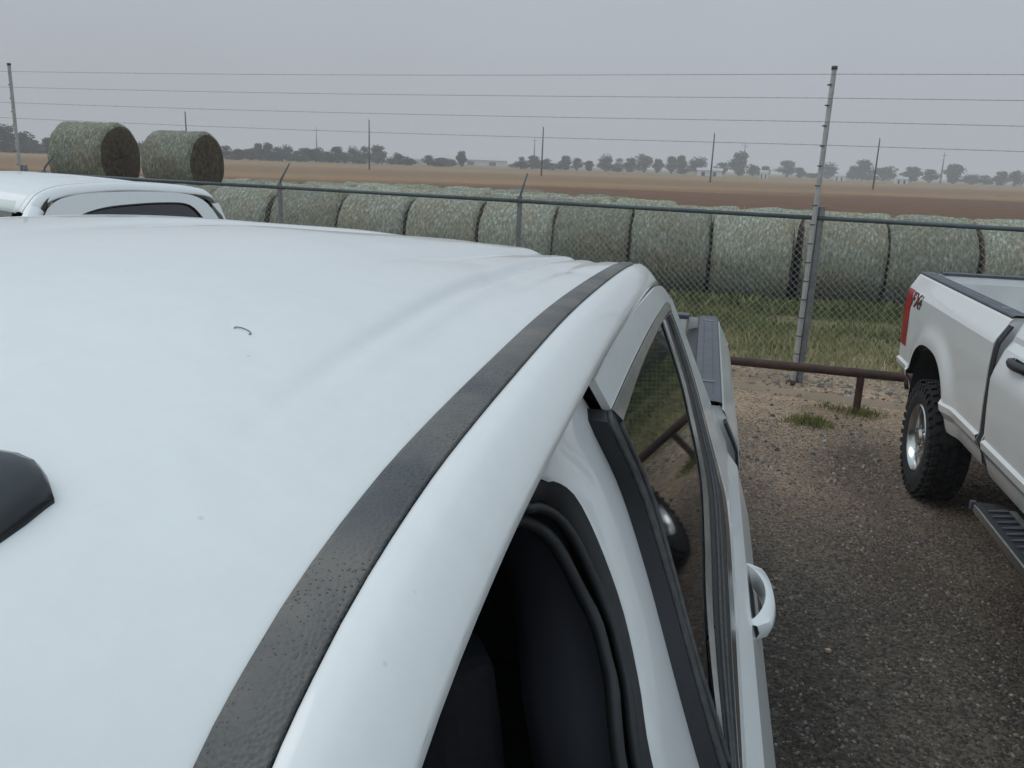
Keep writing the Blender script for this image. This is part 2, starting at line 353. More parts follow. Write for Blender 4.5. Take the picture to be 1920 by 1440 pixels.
def resample(pl, n, smooth=True):
    """n points evenly along a polyline of 2-tuples (Catmull-Rom when smooth)"""
    P = [Vector((*p, 0)) for p in pl]
    if smooth and len(P) > 2:
        Q = []
        for i in range(len(P)-1):
            a = P[max(i-1, 0)]; b = P[i]; c = P[i+1]; d = P[min(i+2, len(P)-1)]
            for k in range(8):
                t = k/8
                Q.append(.5*((2*b)+(c-a)*t+(2*a-5*b+4*c-d)*t*t+(3*b-a-3*c+d)*t**3))
        Q.append(P[-1]); P = Q
    L = [0]
    for a, b in zip(P, P[1:]): L.append(L[-1]+(b-a).length)
    res = []; j = 0
    for k in range(n):
        s_ = L[-1]*k/(n-1)
        while j < len(L)-2 and L[j+1] < s_: j += 1
        t = (s_-L[j])/max(L[j+1]-L[j], 1e-9); p = P[j].lerp(P[j+1], min(max(t, 0), 1)); res.append((p.x, p.y))
    return res

# ------------------------------------------------------------------ ground
def sheet(name, x0, x1, y0, y1, z, m_, nx=1, ny=1, amp=0, sc_=1., edge=None, kind='structure'):
    b = MB(); rows = []
    for j in range(ny+1):
        r = []
        for i in range(nx+1):
            x = lerp(x0, x1, i/nx); yt = y1(x) if callable(y1) else y1; yb = y0(x) if callable(y0) else y0
            y = lerp(yb, yt, j/ny)
            r.append((x, y, z+(amp*noise.noise(Vector((x*sc_, y*sc_, 1.7))) if amp else 0)))
        rows.append(r)
    b.grid(rows); o = b.build(name, m_, smooth=bool(amp)); setp(o, kind=kind); return o
sheet('ground', -1800, 1800, -60, 2600, -.03, M['field'])
sheet('gravel_lot', -22, 14, -14, lambda x: fy(x)+.75+.25*noise.noise(Vector((x*1.3, 0, 0))), 0.0, M['lot'], 160, 150, .012, 1.6)
sheet('verge', -40, 30, lambda x: fy(x)+.6, 26, -.014, M['verge'], 60, 40, .01, .5)

# ------------------------------------------------------------------ pickup truck
ZST = [(.22, 1.868), (.346, 1.952), (.41, 1.979), (.47, 1.996), (.55, 2.010), (.66, 2.022), (.9, 2.032), (1.3, 2.039), (1.76, 2.029), (2.3, 2.006), (2.6, 1.985), (2.75, 1.970), (2.84, 1.948), (2.89, 1.915), (2.905, 1.87)]
PROF = [(.44, .95), (.48, .99), (.53, 1.012), (.60, 1.030), (.655, 1.066), (.70, 1.072), (.715, 1.054), (.9, 1.068), (1.08, 1.078), (1.12, 1.077), (1.295, 1.022), (1.342, .985), (1.375, .976), (1.45, .940)]
CPROF = PROF
BPROF = [(.44, .93), (.48, .965), (.53, .985), (.60, 1.000), (.655, 1.038), (.70, 1.045), (.715, 1.026), (.9, 1.036), (1.15, 1.042), (1.30, 1.036), (1.33, 1.026), (1.40, .990), (1.445, .968), (1.468, .945)]
SEDGE = .705
def side_s(z): return SEDGE+(1.975-z)*.4476 if z >= 1.45 else table(CPROF, z)

def arch(name_rows, yc, half, ztop, zbot): pass

def panel(b, sd_, ys, ztop, prof, zbot=.45, archc=None, archr=.52, archtop=.97, flare=.03, nz=16, zlist=None):
    """body side panel from y list; a wheel arch cuts the bottom edge"""
    rows = []
    ysn = []
    if archc is not None:
        ysn = [y for y in ys if y < archc-archr-.03]+[archc-archr-.02]
        ysn += [archc-archr*math.cos(math.pi*k/40) for k in range(41)]
        ysn += [archc+archr+.02]+[y for y in ys if y > archc+archr+.03]
    else: ysn = list(ys)
    for y in ysn:
        zb = zbot(y) if callable(zbot) else zbot; u = None
        if archc is not None and abs(y-archc) <= archr+1e-6:
            u = min(1, abs(y-archc)/archr)
            zb = max(zb, zb+(archtop-zb)*(1-u**2.6)**(1/2.2))
        zt = ztop(y) if callable(ztop) else ztop
        r = []
        zs = [p[0] for p in prof]; zl = []
        for a_, c_ in zip(zs, zs[1:]):
            m_ = max(1, round((c_-a_)/.045)); zl += [lerp(a_, c_, q/m_) for q in range(m_)]
        zl = [z for z in zl if z < 1.36]+([1.374] if prof is CPROF else [1.36, 1.40, 1.43, 1.445, 1.458, 1.4665])
        for z in zl:
            z = min(max(z, zb), zt); s_ = table(prof, z)
            if archc is not None:
                # fender flare bulge around the arch
                dx = (y-archc)/archr; dz = (z-.45)/(archtop-.45)
                rad = (abs(dx)**2.4+max(dz, 0)**2.4)**(1/2.4)
                if z < 1.25:
                    q_ = max(0, 1-abs(rad-1.04)/.30); s_ += flare*(3*q_*q_-2*q_**3)
            r.append((sd_*s_, y, z))
        rows.append(r)
    b.grid(rows)
    return rows

def strip_yz(b, sd_, A, B, n, offA=0., offB=0., m_=1, ym=lambda y: y):
    """surface between two (y,z) polylines on the glasshouse side plane"""
    A = resample(A, n); B = resample(B, n); rows = []
    for k in range(m_+1):
        t = k/m_; r = []
        for (ya, za), (yb, zb) in zip(A, B):
            y, z = lerp(ya, yb, t), lerp(za, zb, t); r.append((sd_*(side_s(z)+lerp(offA, offB, t)), ym(y), z))
        rows.append(r)
    b.grid(rows)

def wheel(parent, x, y, sd_, R=.415, W=.28):
    hub = MB()
    # brake drum / hub core
    hub.tube([(-sd_*.10, 0, 0), (sd_*.02, 0, 0)], .14, 20)
    wobj = hub.build('wheel', M['dark_steel'], parent); wobj.location = (x, y, R)
    t = MB(); n = 72
    prof = [(-.5, .265), (-.53, .30), (-.52, .345), (-.47, .385), (-.36, .404), (0, .408), (.36, .404), (.47, .385), (.52, .345), (.53, .30), (.50, .265), (.46, .240), (-.46, .240), (-.5, .265)]
    rows = [[(sd_*p*W, math.cos(2*math.pi*k/n)*r, math.sin(2*math.pi*k/n)*r) for p, r in prof] for k in range(n)]
    rows.append(rows[0]); t.grid(rows)
    for k in range(36):     # tread lugs, staggered in two rows plus shoulder blocks
        for row, (px, wx) in enumerate(((-.30, .16), (-.05, .13), (.18, .13), (.38, .15))):
            a = 2*math.pi*(k+(.5 if row % 2 else 0))/36
            c = Vector((sd_*px*W, math.cos(a)*(R-.006), math.sin(a)*(R-.006)))
            rot = Matrix.Rotation(a, 3, 'X') @ Matrix.Rotation(.35*(-1)**row, 3, 'Y')
            vs_ = []
            for dx in (-1, 1):
                for dy in (-1, 1):
                    for dz in (-1, 1):
                        vs_.append(c+Matrix.Rotation(a, 3, 'X') @ Vector((dx*wx*W/2, dy*.0075, dz*.023+dx*.008*(-1)**row)))
            t.add(vs_, [(0, 1, 3, 2), (4, 6, 7, 5), (0, 4, 5, 1), (2, 3, 7, 6), (0, 2, 6, 4), (1, 5, 7, 3)])
        a = 2*math.pi*k/36
        c = Vector((sd_*.50*W, math.cos(a)*.375, math.sin(a)*.375)); vs_ = []
        for dx in (-1, 1):
            for dy in (-1, 1):
                for dz in (-1, 1):
                    vs_.append(c+Matrix.Rotation(a, 3, 'X') @ Vector((dx*.010, dy*.025, dz*.016)))
        t.add(vs_, [(0, 1, 3, 2), (4, 6, 7, 5), (0, 4, 5, 1), (2, 3, 7, 6), (0, 2, 6, 4), (1, 5, 7, 3)])
    t.build('tyre', M['tyre'], wobj, smooth=True, auto=35)
    r = MB(); prof = [(.47, .248), (.50, .240), (.46, .228), (.36, .216), (.10, .208), (-.45, .205)]
    rows = [[(sd_*p*W, math.cos(2*math.pi*k/48)*q, math.sin(2*math.pi*k/48)*q) for p, q in prof] for k in range(48)]
    rows.append(rows[0]); r.grid(rows)
    for k in range(8):
        a0 = 2*math.pi*k/8
        for off in (-.11, .11):     # split spokes
            rows = []
            for q, wd, dep in ((.055, .024, .30), (.10, .022, .35), (.16, .020, .36), (.218, .026, .34)):
                a = a0+off*(.4+q*2.2); c = Vector((0, math.cos(a)*q, math.sin(a)*q)); tn = Vector((0, -math.sin(a), math.cos(a)))
                xo = Vector((sd_*dep*W, 0, 0)); xi = Vector((sd_*(dep-.16)*W, 0, 0))
                rows.append([c+tn*wd*.5*.6+xo, c-tn*wd*.5*.6+xo, c-tn*wd*.5+xi, c+tn*wd*.5+xi])
            r.grid(rows, True)
    r.tube([(sd_*.10*W, 0, 0), (sd_*.40*W, 0, 0), (sd_*.46*W, 0, 0)], [.075, .068, .05], 24)
    for k in range(8):
        a = 2*math.pi*(k+.5)/8
        r.tube([(sd_*.2*W, math.cos(a)*.088, math.sin(a)*.088), (sd_*.36*W, math.cos(a)*.088, math.sin(a)*.088)], .012, 6)
    rm = r.build('rim', M['chrome_wheel'], wobj, smooth=True, auto=35)
    d = MB(); d.tube([(sd_*.02*W, 0, 0), (sd_*.05*W, 0, 0)], .2, 32); d.build('brake_disc', M['dark_steel'], wobj)
    return wobj

def truck(name, label, xc, dy, rz=0, bed=1.86, crown=1., tilt=0., axle=.85, cabk=1., doork=1., single=False, open_door=False, paint='paint', handle='paint', marker=False, decal=False, near=False, runboard=True, R=.415, lift=0.):
    global CPROF
    CPROF = PROF if near else [(z, q-(.021*min(1, max(0, (1.40-z)/.14)))) for z, q in PROF]
    P = M[paint]; root = empty(name, (xc, dy, 0), rz); setp(root, label, 'truck', 'pickup trucks parked along the fence')
    ym = lambda y: 2.9-(2.9-y)*cabk
    yd = lambda y: 2.9-(2.9-y)*doork
    zst = lambda y: spline(ZST, y)
    CR = [(.2, .105), (.6, .125), (.9, .128), (1.3, .112), (1.62, .088), (2.09, .058), (2.42, .036), (2.7, .026), (2.9, .012)]
    ys = [.22+.02*i for i in range(10)]+[.44+.045*i for i in range(51)]+[2.76, 2.79, 2.82, 2.85, 2.87, 2.89, 2.9, 2.905]
    ys = sorted(set(round(y, 3) for y in ys if y <= 2.905))
    # -- roof panel with pressed beads
    def roofz(s_, y):
        u = s_/.598; c = spline(CR, y)*crown*.92
        z = zst(y)-.003+c*(1-abs(u)**2.3)+tilt*(.6-s_)
        g = min(1, max(0, (y-.55)/1.0)); g2 = min(1, max(0, (y-.75)/1.1)); g2 = g2*g2*(3-2*g2)
        for sg in (-1, 1):
            sc_ = sg*(.445+.055*max(0, (2.1-y)/1.5))
            d = (s_-sc_)/.011
            z -= .013*g*math.exp(-d*d) + .008*g*(1/(1+math.exp(-sg*(s_-sc_)/.012)))*max(0, 1-abs(s_-sc_)/.14)
            d2 = (s_-sg*.335)/.03; z -= g2*(.006*math.exp(-d2*d2)+.014/(1+math.exp(-sg*(s_-sg*.325)/.012))*max(0, 1-abs(s_-sg*.325)/.26))
        d3 = (s_-.02)/.03; z -= g2*(.008*math.exp(-d3*d3)+.010/(1+math.exp(-(s_-.0)/.012))*max(0, 1-abs(s_)/.2))
        d4 = (s_-.535+.02*g)/.02; z -= .006*g*math.exp(-d4*d4)
        z += .0012*noise.noise(Vector((s_*3.1, y*2.3, 4.2)))
        # shallow dents pressed into the skin
        for (a, b_, r_, h_) in ((.40, 1.62, .05, .0035), (.47, 1.52, .04, .003), (.28, 1.35, .06, .003), (.27, .97, .022, .002), (.445, .64, .012, .0015), (.545, 2.0, .05, .003)):
            q = ((s_-a)**2+((y-b_)*.6)**2)/(r_*r_)
            if q < 6: z -= h_*math.exp(-q)
        return z
    b = MB(); ns = 220 if near else 60
    b.grid([[(lerp(-.598, .598, i/ns), ym(y-.10*(1-(lerp(-1, 1, i/ns))**2)*max(0, 1-(y-.2)/.35)), roofz(lerp(-.598, .598, i/ns), y)) for i in range(ns+1)] for y in ys])
    b.build('roof', P, root, smooth=True, solid=.01, offset=-1)
    if near:
        # curled paint chip on the roof skin, and a rusty nick
        def onto(px, py):
            d = ray(px, py); t = .3
            while t < 4 and (CAM+d*t).z > roofz((CAM+d*t).x+.84, (CAM+d*t).y): t += .002
            p = CAM+d*t; return p.x+.84, p.y
        for (s0, y0), k in ((onto(455, 622), .5),):
            c = MB(); rows = []
            for i in range(9):
                a = math.radians(-20+i*27); x = s0+math.cos(a)*.017*k; y = y0+math.sin(a)*.011*k
                rows.append([(x+dx*k, y, roofz(x, y)+dz) for dx, dz in ((-.0011, .0004), (0, .0014), (.0011, .0004))])
            c.grid(rows); c.build('paint_chip', M['stone_a'], root)
    for sd_ in (-1, 1):
        tl = lambda s_: tilt*(.6-s_) if sd_ < 0 else 0
        b = MB(); yy = [y for y in ys if y <= 2.60]
        b.grid([[(sd_*s_, ym(y), zst(y)+dz+tl(sd_*s_)) for s_, dz in ((.598, -.008), (.5985, .001), (.604, .0035), (.619, .0045), (.633, .003), (.638, .0005), (.639, -.008))] for y in yy])
        b.build('roof_moulding', M['moulding'] if not single else P, root, smooth=True, auto=50)
        # painted side rail: outside the moulding, over the door heads, plus the rear corner
        b = MB(); rp_ = [(.640, -.003), (.650, -.001), (.668, -.011), (.682, -.024), (.694, -.038), (.702, -.049), (.7055, -.057), (.702, -.062), (.66, -.075)]
        rows = [[(sd_*s_, ym(y), zst(y)+dz+tl(sd_*s_)) for s_, dz in rp_] for y in ys if y < 2.905]
        b.grid(rows)
        # infill of the ditch behind the moulding end
        b.grid([[(sd_*s_, ym(y), zst(y)-.003+tl(sd_*s_)) for s_ in (.597, .62, .647)] for y in ys if y >= 2.55])
        b.build('side_rail', P, root, smooth=True)
        # rear corner panel of the cab (behind the rear door) with rounded rear edge
        b = MB(); rows = []
        for z in [.5+.06*i for i in range(22)]+[1.80, 1.835, 1.858]:
            s0 = side_s(z)-.004; yf = 2.835 if z < 1.75 else 2.835-(z-1.75)*.75
            rows.append([(sd_*s0, yf, z), (sd_*s0, (yf+2.87)/2, z), (sd_*(s0-.004), 2.868, z), (sd_*(s0-.016), 2.888, z), (sd_*(s0-.045), 2.9, z), (sd_*(s0-.12), 2.902, z)])
        b.grid(rows); b.build('cab_corner', P, root, smooth=True, auto=60)
        # A pillar
        b = MB(); rows = []
        for k in range(13):
            t = k/12; y = lerp(.30, -.52, t); z = lerp(zst(.30)-.05, 1.40, t); s0 = side_s(max(z, 1.451))
            rows.append([(sd_*(s0-.085), ym(y-.06), z+.035), (sd_*(s0-.06), ym(y-.045), z+.04), (sd_*(s0-.02), ym(y-.02), z+.025), (sd_*(s0-.004), ym(y), z), (sd_*(s0-.03), ym(y+.02), z-.02)])
        b.grid(rows); b.build('front_pillar', P, root, smooth=True)
        if single:
            top = [(.40, 1.42), (.66, 1.63), (.93, 1.845), (1.05, 1.920), (1.2, 1.957), (1.45, 1.974), (1.8, 1.974), (2.1, 1.964), (2.4, 1.947), (2.58, 1.917), (2.70, 1.85), (2.77, 1.7), (2.81, 1.5), (2.82, 1.375)]
            win = [(.60, 1.42), (.80, 1.575), (1.02, 1.735), (1.22, 1.83), (1.5, 1.875), (1.9, 1.886), (2.2, 1.882), (2.40, 1.867), (2.50, 1.82), (2.57, 1.70), (2.62, 1.55), (2.64, 1.43), (2.645, 1.40)]
            d = MB(); strip_yz(d, sd_, top, win, 60, 0, 0, 3)
            panel(d, sd_, [lerp(.39, 2.825, i/14) for i in range(15)], 1.374, CPROF, .47)
            door = d.build('door', P, root, smooth=True, solid=.012, offset=-1, auto=16)
            W_ = resample(win, 60); g = MB()
            g.grid([[(sd_*(side_s(lerp(z, 1.40, t))-.012), y, lerp(z, 1.40, t)) for y, z in W_] for t in [k/8 for k in range(9)]]); g.build('window', M['glass'], door, smooth=True)
            t_ = MB(); t_.tube([(sd_*(side_s(z)-.006), y, z) for y, z in W_], .007, 6); t_.build('window_seal', M['rubber'], door, smooth=True)
            t_ = MB(); t_.tube([(sd_*(side_s(1.39)), y, 1.388) for y in (1.0, 1.6, 2.2, 2.7)], .011, 6); t_.build('belt_seal', M['rubber'], door, smooth=True)
            t_ = MB(); strip_yz(t_, sd_, top, [(y+.0, z+.03) for y, z in top], 60, -.025, -.02, 1); t_.build('door_gap', M['rubber'], door)
        # ---------------- rear door
        if not single:
            top = [(1.172, 1.972), (1.4, 1.976), (1.8, 1.969), (2.2, 1.953), (2.50, 1.936), (2.66, 1.905), (2.76, 1.84), (2.80, 1.72), (2.82, 1.55), (2.825, 1.375)]
            cho = [(1.205, 1.921), (1.553, 1.917), (1.97, 1.907), (2.30, 1.894), (2.56, 1.880), (2.628, 1.862), (2.635, 1.78), (2.60, 1.64), (2.44, 1.50), (2.30, 1.375)]
            chi = [(1.235, 1.897), (1.62, 1.898), (1.99, 1.888), (2.30, 1.876), (2.53, 1.862), (2.575, 1.850)]
            glass_up = [(1.256, 1.884), (1.62, 1.886), (1.99, 1.877), (2.28, 1.866), (2.365, 1.858)]
            glass_lo = [(1.125, 1.452), (1.28, 1.488), (1.45, 1.512), (1.667, 1.522), (1.93, 1.543), (2.073, 1.582), (2.159, 1.63), (2.28, 1.70), (2.335, 1.78), (2.365, 1.858)]
            gfront = [(1.256, 1.884), (1.287, 1.76), (1.234, 1.664), (1.161, 1.555), (1.125, 1.452)]
            rubo = [(1.02, 1.392), (1.3, 1.388), (1.7, 1.386), (2.10, 1.392), (2.27, 1.42), (2.42, 1.53), (2.56, 1.65), (2.605, 1.76), (2.60, 1.84), (2.575, 1.850)]
            d = MB()
            fl = yd if single else (lambda y: y)
            strip_yz(d, sd_, top, cho, 40, 0, .0, 3, fl)
            panel(d, sd_, [fl(lerp(.99, 2.825, i/14)) for i in range(15)], 1.374, CPROF, .47)
            door = d.build('door', P, root, smooth=True, solid=.012, offset=-1, auto=16)
            if not single or True:
                g = MB(); n_ = 36; up = resample(glass_up, n_); lo = resample(glass_lo, n_)
                g.grid([[(sd_*(side_s(lerp(a[1], c[1], t))-.012-.004*math.sin(math.pi*t)*0), fl(lerp(a[0], c[0], t)), lerp(a[1], c[1], t)) for a, c in zip(up, lo)] for t in [k/10 for k in range(11)]])
                g.build('window', M['glass'], door, smooth=True)
            t_ = MB(); strip_yz(t_, sd_, cho[:6], chi, 30, .003, .006, 3, fl); t_.build('drip_trim', M['chrome'], door, smooth=True, solid=.008, offset=-1)
            t_ = MB(); strip_yz(t_, sd_, chi, glass_up, 30, -.001, -.006, 2, fl); t_.build('glass_run', M['rubber_grey'], door, smooth=True)
            # belt and quarter trim: bright lip / black felt / bright lip between glass and paint
            G = resample(glass_lo, 60); O = resample(rubo, 60)
            mixp = lambda t: [(lerp(a[0], c[0], t), lerp(a[1], c[1], t)) for a, c in zip(G, O)]
            for nm, t0, t1, mt, o0, o1 in (('belt_lip', 0, .17, 'chrome', -.008, -.003), ('belt_seal', .17, .74, 'rubber', -.002, .004), ('belt_chrome', .74, .98, 'chrome', .005, .003)):
                t_ = MB(); strip_yz(t_, sd_, mixp(t0), mixp(t1), 60, o0, o1, 2, fl); t_.build(nm, M[mt], door, smooth=True)
            t_ = MB(); 
            for q in (.36, .55):
                t_.tube([(sd_*(side_s(z)+.002), fl(y), z) for y, z in mixp(q)], .0035, 6)
            t_.build('belt_rib', M['rubber_grey'], door, smooth=True)
            t_ = MB(); strip_yz(t_, sd_, mixp(.985), mixp(1.06), 60, -.012, -.012, 1, fl); t_.build('belt_gap', M['rubber'], door)
            # black front frame of the rear door with ridges
            ff = [(1.195, 1.922), (1.172, 1.903), (1.205, 1.80), (1.170, 1.68), (1.098, 1.56), (1.04, 1.45), (1.02, 1.38)]
            t_ = MB(); strip_yz(t_, sd_, ff, gfront+[(1.09, 1.385)], 24, -.006, -.004, 3, fl)
            strip_yz(t_, sd_, ff, ff, 24, -.006, -.040, 2, fl)
            t_.build('front_frame', M['black'], door, smooth=True, auto=45)
            t_ = MB()
            Fa = resample(ff, 24); Fb = resample(gfront+[(1.09, 1.385)], 24)
            for q, rr in ((.12, .005), (.32, .004), (.5, .003), (.86, .006)):
                t_.tube([(sd_*(side_s(lerp(a[1], c[1], q))-.004), fl(lerp(a[0], c[0], q)), lerp(a[1], c[1], q)) for a, c in zip(Fa, Fb)], rr, 6)
            t_.build('frame_rib', M['rubber_grey'], door, smooth=True)
            # pull handle: grip bar bowed out from the skin with a dark finger cup behind
            hm = M[handle] if isinstance(handle, str) else handle
            hx = side_s(1.25); h = MB(); rows = []
            for k in range(15):
                t = k/14; y = lerp(1.80, 2.12, t) if not decal else lerp(2.40, 2.68, t); o_ = .004+.046*math.sin(math.pi*min(1, max(0, t)))**.36
                z = 1.255; hh = .022+.006*math.sin(math.pi*t)
                th = .021+.020*abs(2*t-1)**2; rows.append([(sd_*(hx+o_-th), y, z-hh), (sd_*(hx+o_-.002), y, z-hh*.8), (sd_*(hx+o_+.005), y, z), (sd_*(hx+o_-.002), y, z+hh*.8), (sd_*(hx+o_-th), y, z+hh), (sd_*(hx+o_-th-.004), y, z)])
            h.grid(rows, True); h.build('door_handle', hm, door, smooth=True, auto=60)
            hc = MB(); yb = 1.96 if not decal else 2.54
            hc.grid([[(sd_*(side_s(1.25+zz)+.0025), yb+yy_, 1.25+zz) for yy_ in (-.10, -.05, 0, .05, .10)] for zz in (-.03, 0, .03)]); hc.build('handle_cup', M['black'], door, smooth=True)
        # ---------------- front door and the opening behind it
        if not single:
            hinge = Vector((sd_*.985, -.42, 0))
            isopen = open_door and sd_ > 0
            ftop = [(-.40, 1.405), (-.25, 1.50), (0, 1.69), (.22, 1.85), (.40, 1.935), (.62, 1.966), (.86, 1.973), (1.0, 1.972), (1.10, 1.95), (1.105, 1.90)]
            fwin = [(-.32, 1.405), (-.2, 1.47), (.03, 1.63), (.26, 1.79), (.44, 1.868), (.60, 1.894), (.80, 1.90), (.95, 1.899), (1.01, 1.88), (1.03, 1.84)]
            fbot = [(-.32, 1.405), (0, 1.42), (.4, 1.43), (.7, 1.44), (.84, 1.445), (.87, 1.5), (.92, 1.6), (.98, 1.7), (1.02, 1.78), (1.03, 1.84)]
            fd = MB(); strip_yz(fd, sd_, ftop, fwin, 40, 0, 0, 2)
            panel(fd, sd_, [lerp(-.40, .975, i/12) for i in range(13)], 1.404, CPROF, .47)
            strip_yz(fd, sd_, [(1.105, 1.90), (1.12, 1.80), (1.09, 1.68), (1.03, 1.56), (.98, 1.45), (.975, 1.40)], [(1.03, 1.84), (1.02, 1.78), (.98, 1.68), (.92, 1.58), (.87, 1.48), (.84, 1.405)], 16, 0, 0, 1)
            for i_, p in enumerate(fd.v): fd.v[i_] = tuple(Vector(p)-hinge)
            fo = fd.build('door', P, root, smooth=True, solid=.03, offset=-1, auto=16)
            fo.location = hinge
            if isopen: fo.rotation_euler.z = math.radians(-72); fo['label'] = 'front door standing wide open'
            fw_ = MB(); up = resample(fwin, 36); lo = resample(fbot, 36)
            fw_.grid([[Vector((sd_*(side_s(max(lerp(a[1], c[1], t), 1.40))-.014), lerp(a[0], c[0], t), lerp(a[1], c[1], t)))-hinge for a, c in zip(up, lo)] for t in [k/8 for k in range(9)]])
            fw_.build('window', M['clear_glass'], fo, smooth=True)
            inner = MB(); inner.grid([[Vector((sd_*(side_s(z)-.075), y, z))-hinge for y in (-.36, .2, .9)] for z in (.52, .8, 1.1, 1.38)])
            inner.build('door_card', M['interior'], fo, solid=.03)
            h = MB(); rows = []
            for k in range(13):
                t = k/12; y = lerp(.60, .90, t); o_ = .004+.052*math.sin(math.pi*t)**.45
                rows.append([Vector((sd_*(hx+o_+a), y, 1.262+c))-hinge for a, c in ((-.018, -.022), (0, -.015), (.004, 0), (0, .015), (-.018, .022))])
            h.grid(rows, True); h.build('door_handle', hm, fo, smooth=True)
            # door mirror
            mm = MB(); c = Vector((sd_*1.19, -.30, 1.36))-hinge
            rows = []
            for k in range(9):
                t = k/8; q = math.sin(math.pi*min(.98, max(.12, t*.5+.02)))
                rows.append([c+Vector((sd_*(math.cos(a)*.11), -.09+t*.11, math.sin(a)*.15))*1 if k else c+Vector((sd_*math.cos(a)*.07, -.11, math.sin(a)*.10)) for a in [2*math.pi*i/20 for i in range(20)]])
            mm.grid(rows, True); mm.tube([c+Vector((-sd_*.08, -.03, -.04)), c+Vector((-sd_*.21, -.02, -.02))], .03, 8)
            mo = mm.build('mirror', M['black'], fo, smooth=True)
            # B pillar, recessed, painted; then seal around the opening
            bf = [(.875, 1.925), (.93, 1.905), (.985, 1.865), (1.005, 1.80), (.995, 1.715), (.94, 1.645), (.867, 1.586), (.80, 1.42), (.78, 1.0), (.78, .52)]
            bb = [(1.18, 1.955), (1.215, 1.91), (1.235, 1.85), (1.235, 1.78), (1.215, 1.70), (1.175, 1.63), (1.12, 1.55), (1.05, 1.40), (1.02, 1.0), (1.02, .52)]
            b = MB(); A = resample(bf, 40); B = resample(bb, 40); rows = []
            for t, of in ((0, -.052), (.08, -.046), (.3, -.039), (.55, -.036), (.8, -.034), (1.0, -.034)):
                rows.append([(sd_*(side_s(lerp(a[1], c[1], t))+of), lerp(a[0], c[0], t), lerp(a[1], c[1], t)) for a, c in zip(A, B)])
            b.grid(rows); b.grid([[(sd_*(SEDGE-.016), .80, 1.968), (sd_*(SEDGE-.012), .95, 1.972), (sd_*(SEDGE-.008), 1.15, 1.972)], [(sd_*(side_s(1.925)-.05), .875, 1.925), (sd_*(side_s(1.93)-.044), 1.0, 1.93), (sd_*(side_s(1.955)-.036), 1.15, 1.955)]])
            b.build('center_pillar', P, root, smooth=True)
            pt = MB(); pt.grid([[(sd_*(side_s(z)-o_), y+dy_, z) for o_, dy_ in ((.085, .0), (.12, -.012), (.17, .0), (.20, .03), (.20, .16))] for y, z in resample(bf[2:], 20)])
            pt.build('pillar_trim', mat('pillar_trim', (.02, .02, .027), rough=.7), root, smooth=True)
            # rubber: flat flange band then a bulb
            head = [(y, zst(y)-.060) for y in (.30, .4, .5, .6, .7, .78)]
            edge = head+[(.845, 1.958)]+bf
            E_ = resample(edge, 90)
            def seal_row(off, inn):
                r = []
                for i, (y, z) in enumerate(E_):
                    a = Vector((*E_[max(i-1, 0)], 0)); c_ = Vector((*E_[min(i+1, 89)], 0)); d_ = (c_-a).normalized()
                    nrm = Vector((d_.y, -d_.x, 0))      # towards the opening (forward/down)
                    yy_, zz = y+nrm.x*inn, z+nrm.y*inn; r.append((sd_*(side_s(z)+off), yy_, zz))
                return r
            tz = (lambda i: 0)
            b = MB(); b.grid([seal_row(-.040, 0), seal_row(-.044, .010), seal_row(-.050, .022), seal_row(-.058, .026)])
            # band under the roof edge
            b.grid([[(sd_*(.7035-o1), y, zst(y)-.052-o2) for y in (.24, .3, .36, .42, .5, .58, .66, .74, .8, .86)] for o1, o2 in ((.0, .0), (.002, .012), (.008, .020), (.02, .026), (.05, .03))])
            b.build('weatherstrip', M['rubber'], root, smooth=True)
            b = MB(); b.tube(seal_row(-.058, .032)[6:], .007, 8); b.tube(seal_row(-.078, .050)[10:], .009, 8); b.build('seal_bulb', M['rubber'], root, smooth=True)
        else:
            pass
        # fender, bedside
        fe = MB(); panel(fe, sd_, [lerp(-1.68, -.44 if not single else .37, i/14) for i in range(15)], lambda y: 1.37-.02*max(0, (-.9-y)), CPROF, .47, archc=-.90 if cabk == 1 else -.90, archr=.50, archtop=.95)
        fe.build('front_fender', P, root, smooth=True, solid=.012, offset=-1)
        y0, y1 = 2.955, 2.94+bed
        bs = MB(); ax = y0+axle
        panel(bs, sd_, [lerp(y0, y1, i/44) for i in range(45)], 1.466, BPROF, lambda y: .50 if y < ax else .50+.12*max(0, (y-ax-.5))/.5, archc=ax, archr=.52, archtop=1.0, flare=.035, nz=26)
        # inner wall and the flange under the cap
        iw = MB(); iw.grid([[(sd_*s_, y, z) for s_, z in ((.86, 1.466), (.86, 1.41), (.80, 1.39), (.80, .80))] for y in [lerp(y0+.005, y1-.005, i/10) for i in range(11)]]); iw.build('bed_wall', M['black'] if near else M['liner'], root, solid=.006)
        # rear edge return beside the tailgate, front edge return
        for yy_ in (y0, y1):
            bs.grid([[(sd_*table(BPROF, z), yy_, z), (sd_*.80, yy_, z)] for z in [.62+.05*i for i in range(17)]+[1.466]])
        bso = bs.build('bed_side', P, root, smooth=True, auto=16)
        c = MB(); ysq = [lerp(y0+.01, y1-.002, i/16) for i in range(17)]
        cp = ((.957, 1.452), (.958, 1.468), (.952, 1.476), (.93, 1.479), (.875, 1.479), (.858, 1.476), (.853, 1.466), (.853, 1.43))
        c.grid([[(sd_*s_, y, z) for s_, z in cp] for y in ysq])
        c.grid([[(sd_*s_, y1-.002, z) for s_, z in cp[:4]], [(sd_*s_, y1-.002, z) for s_, z in cp[:3:-1]]])
        cap = c.build('bed_rail_cap', M['rail_cap'], root, smooth=True, auto=40)
        for yp in (y1-.16, y0+.3):
            st = MB(); st.box((sd_*.905, yp, 1.478), (.055, .028 if near else .05, .006)); st.build('stake_pocket', M['lens_dark'], cap)
        gr = MB()
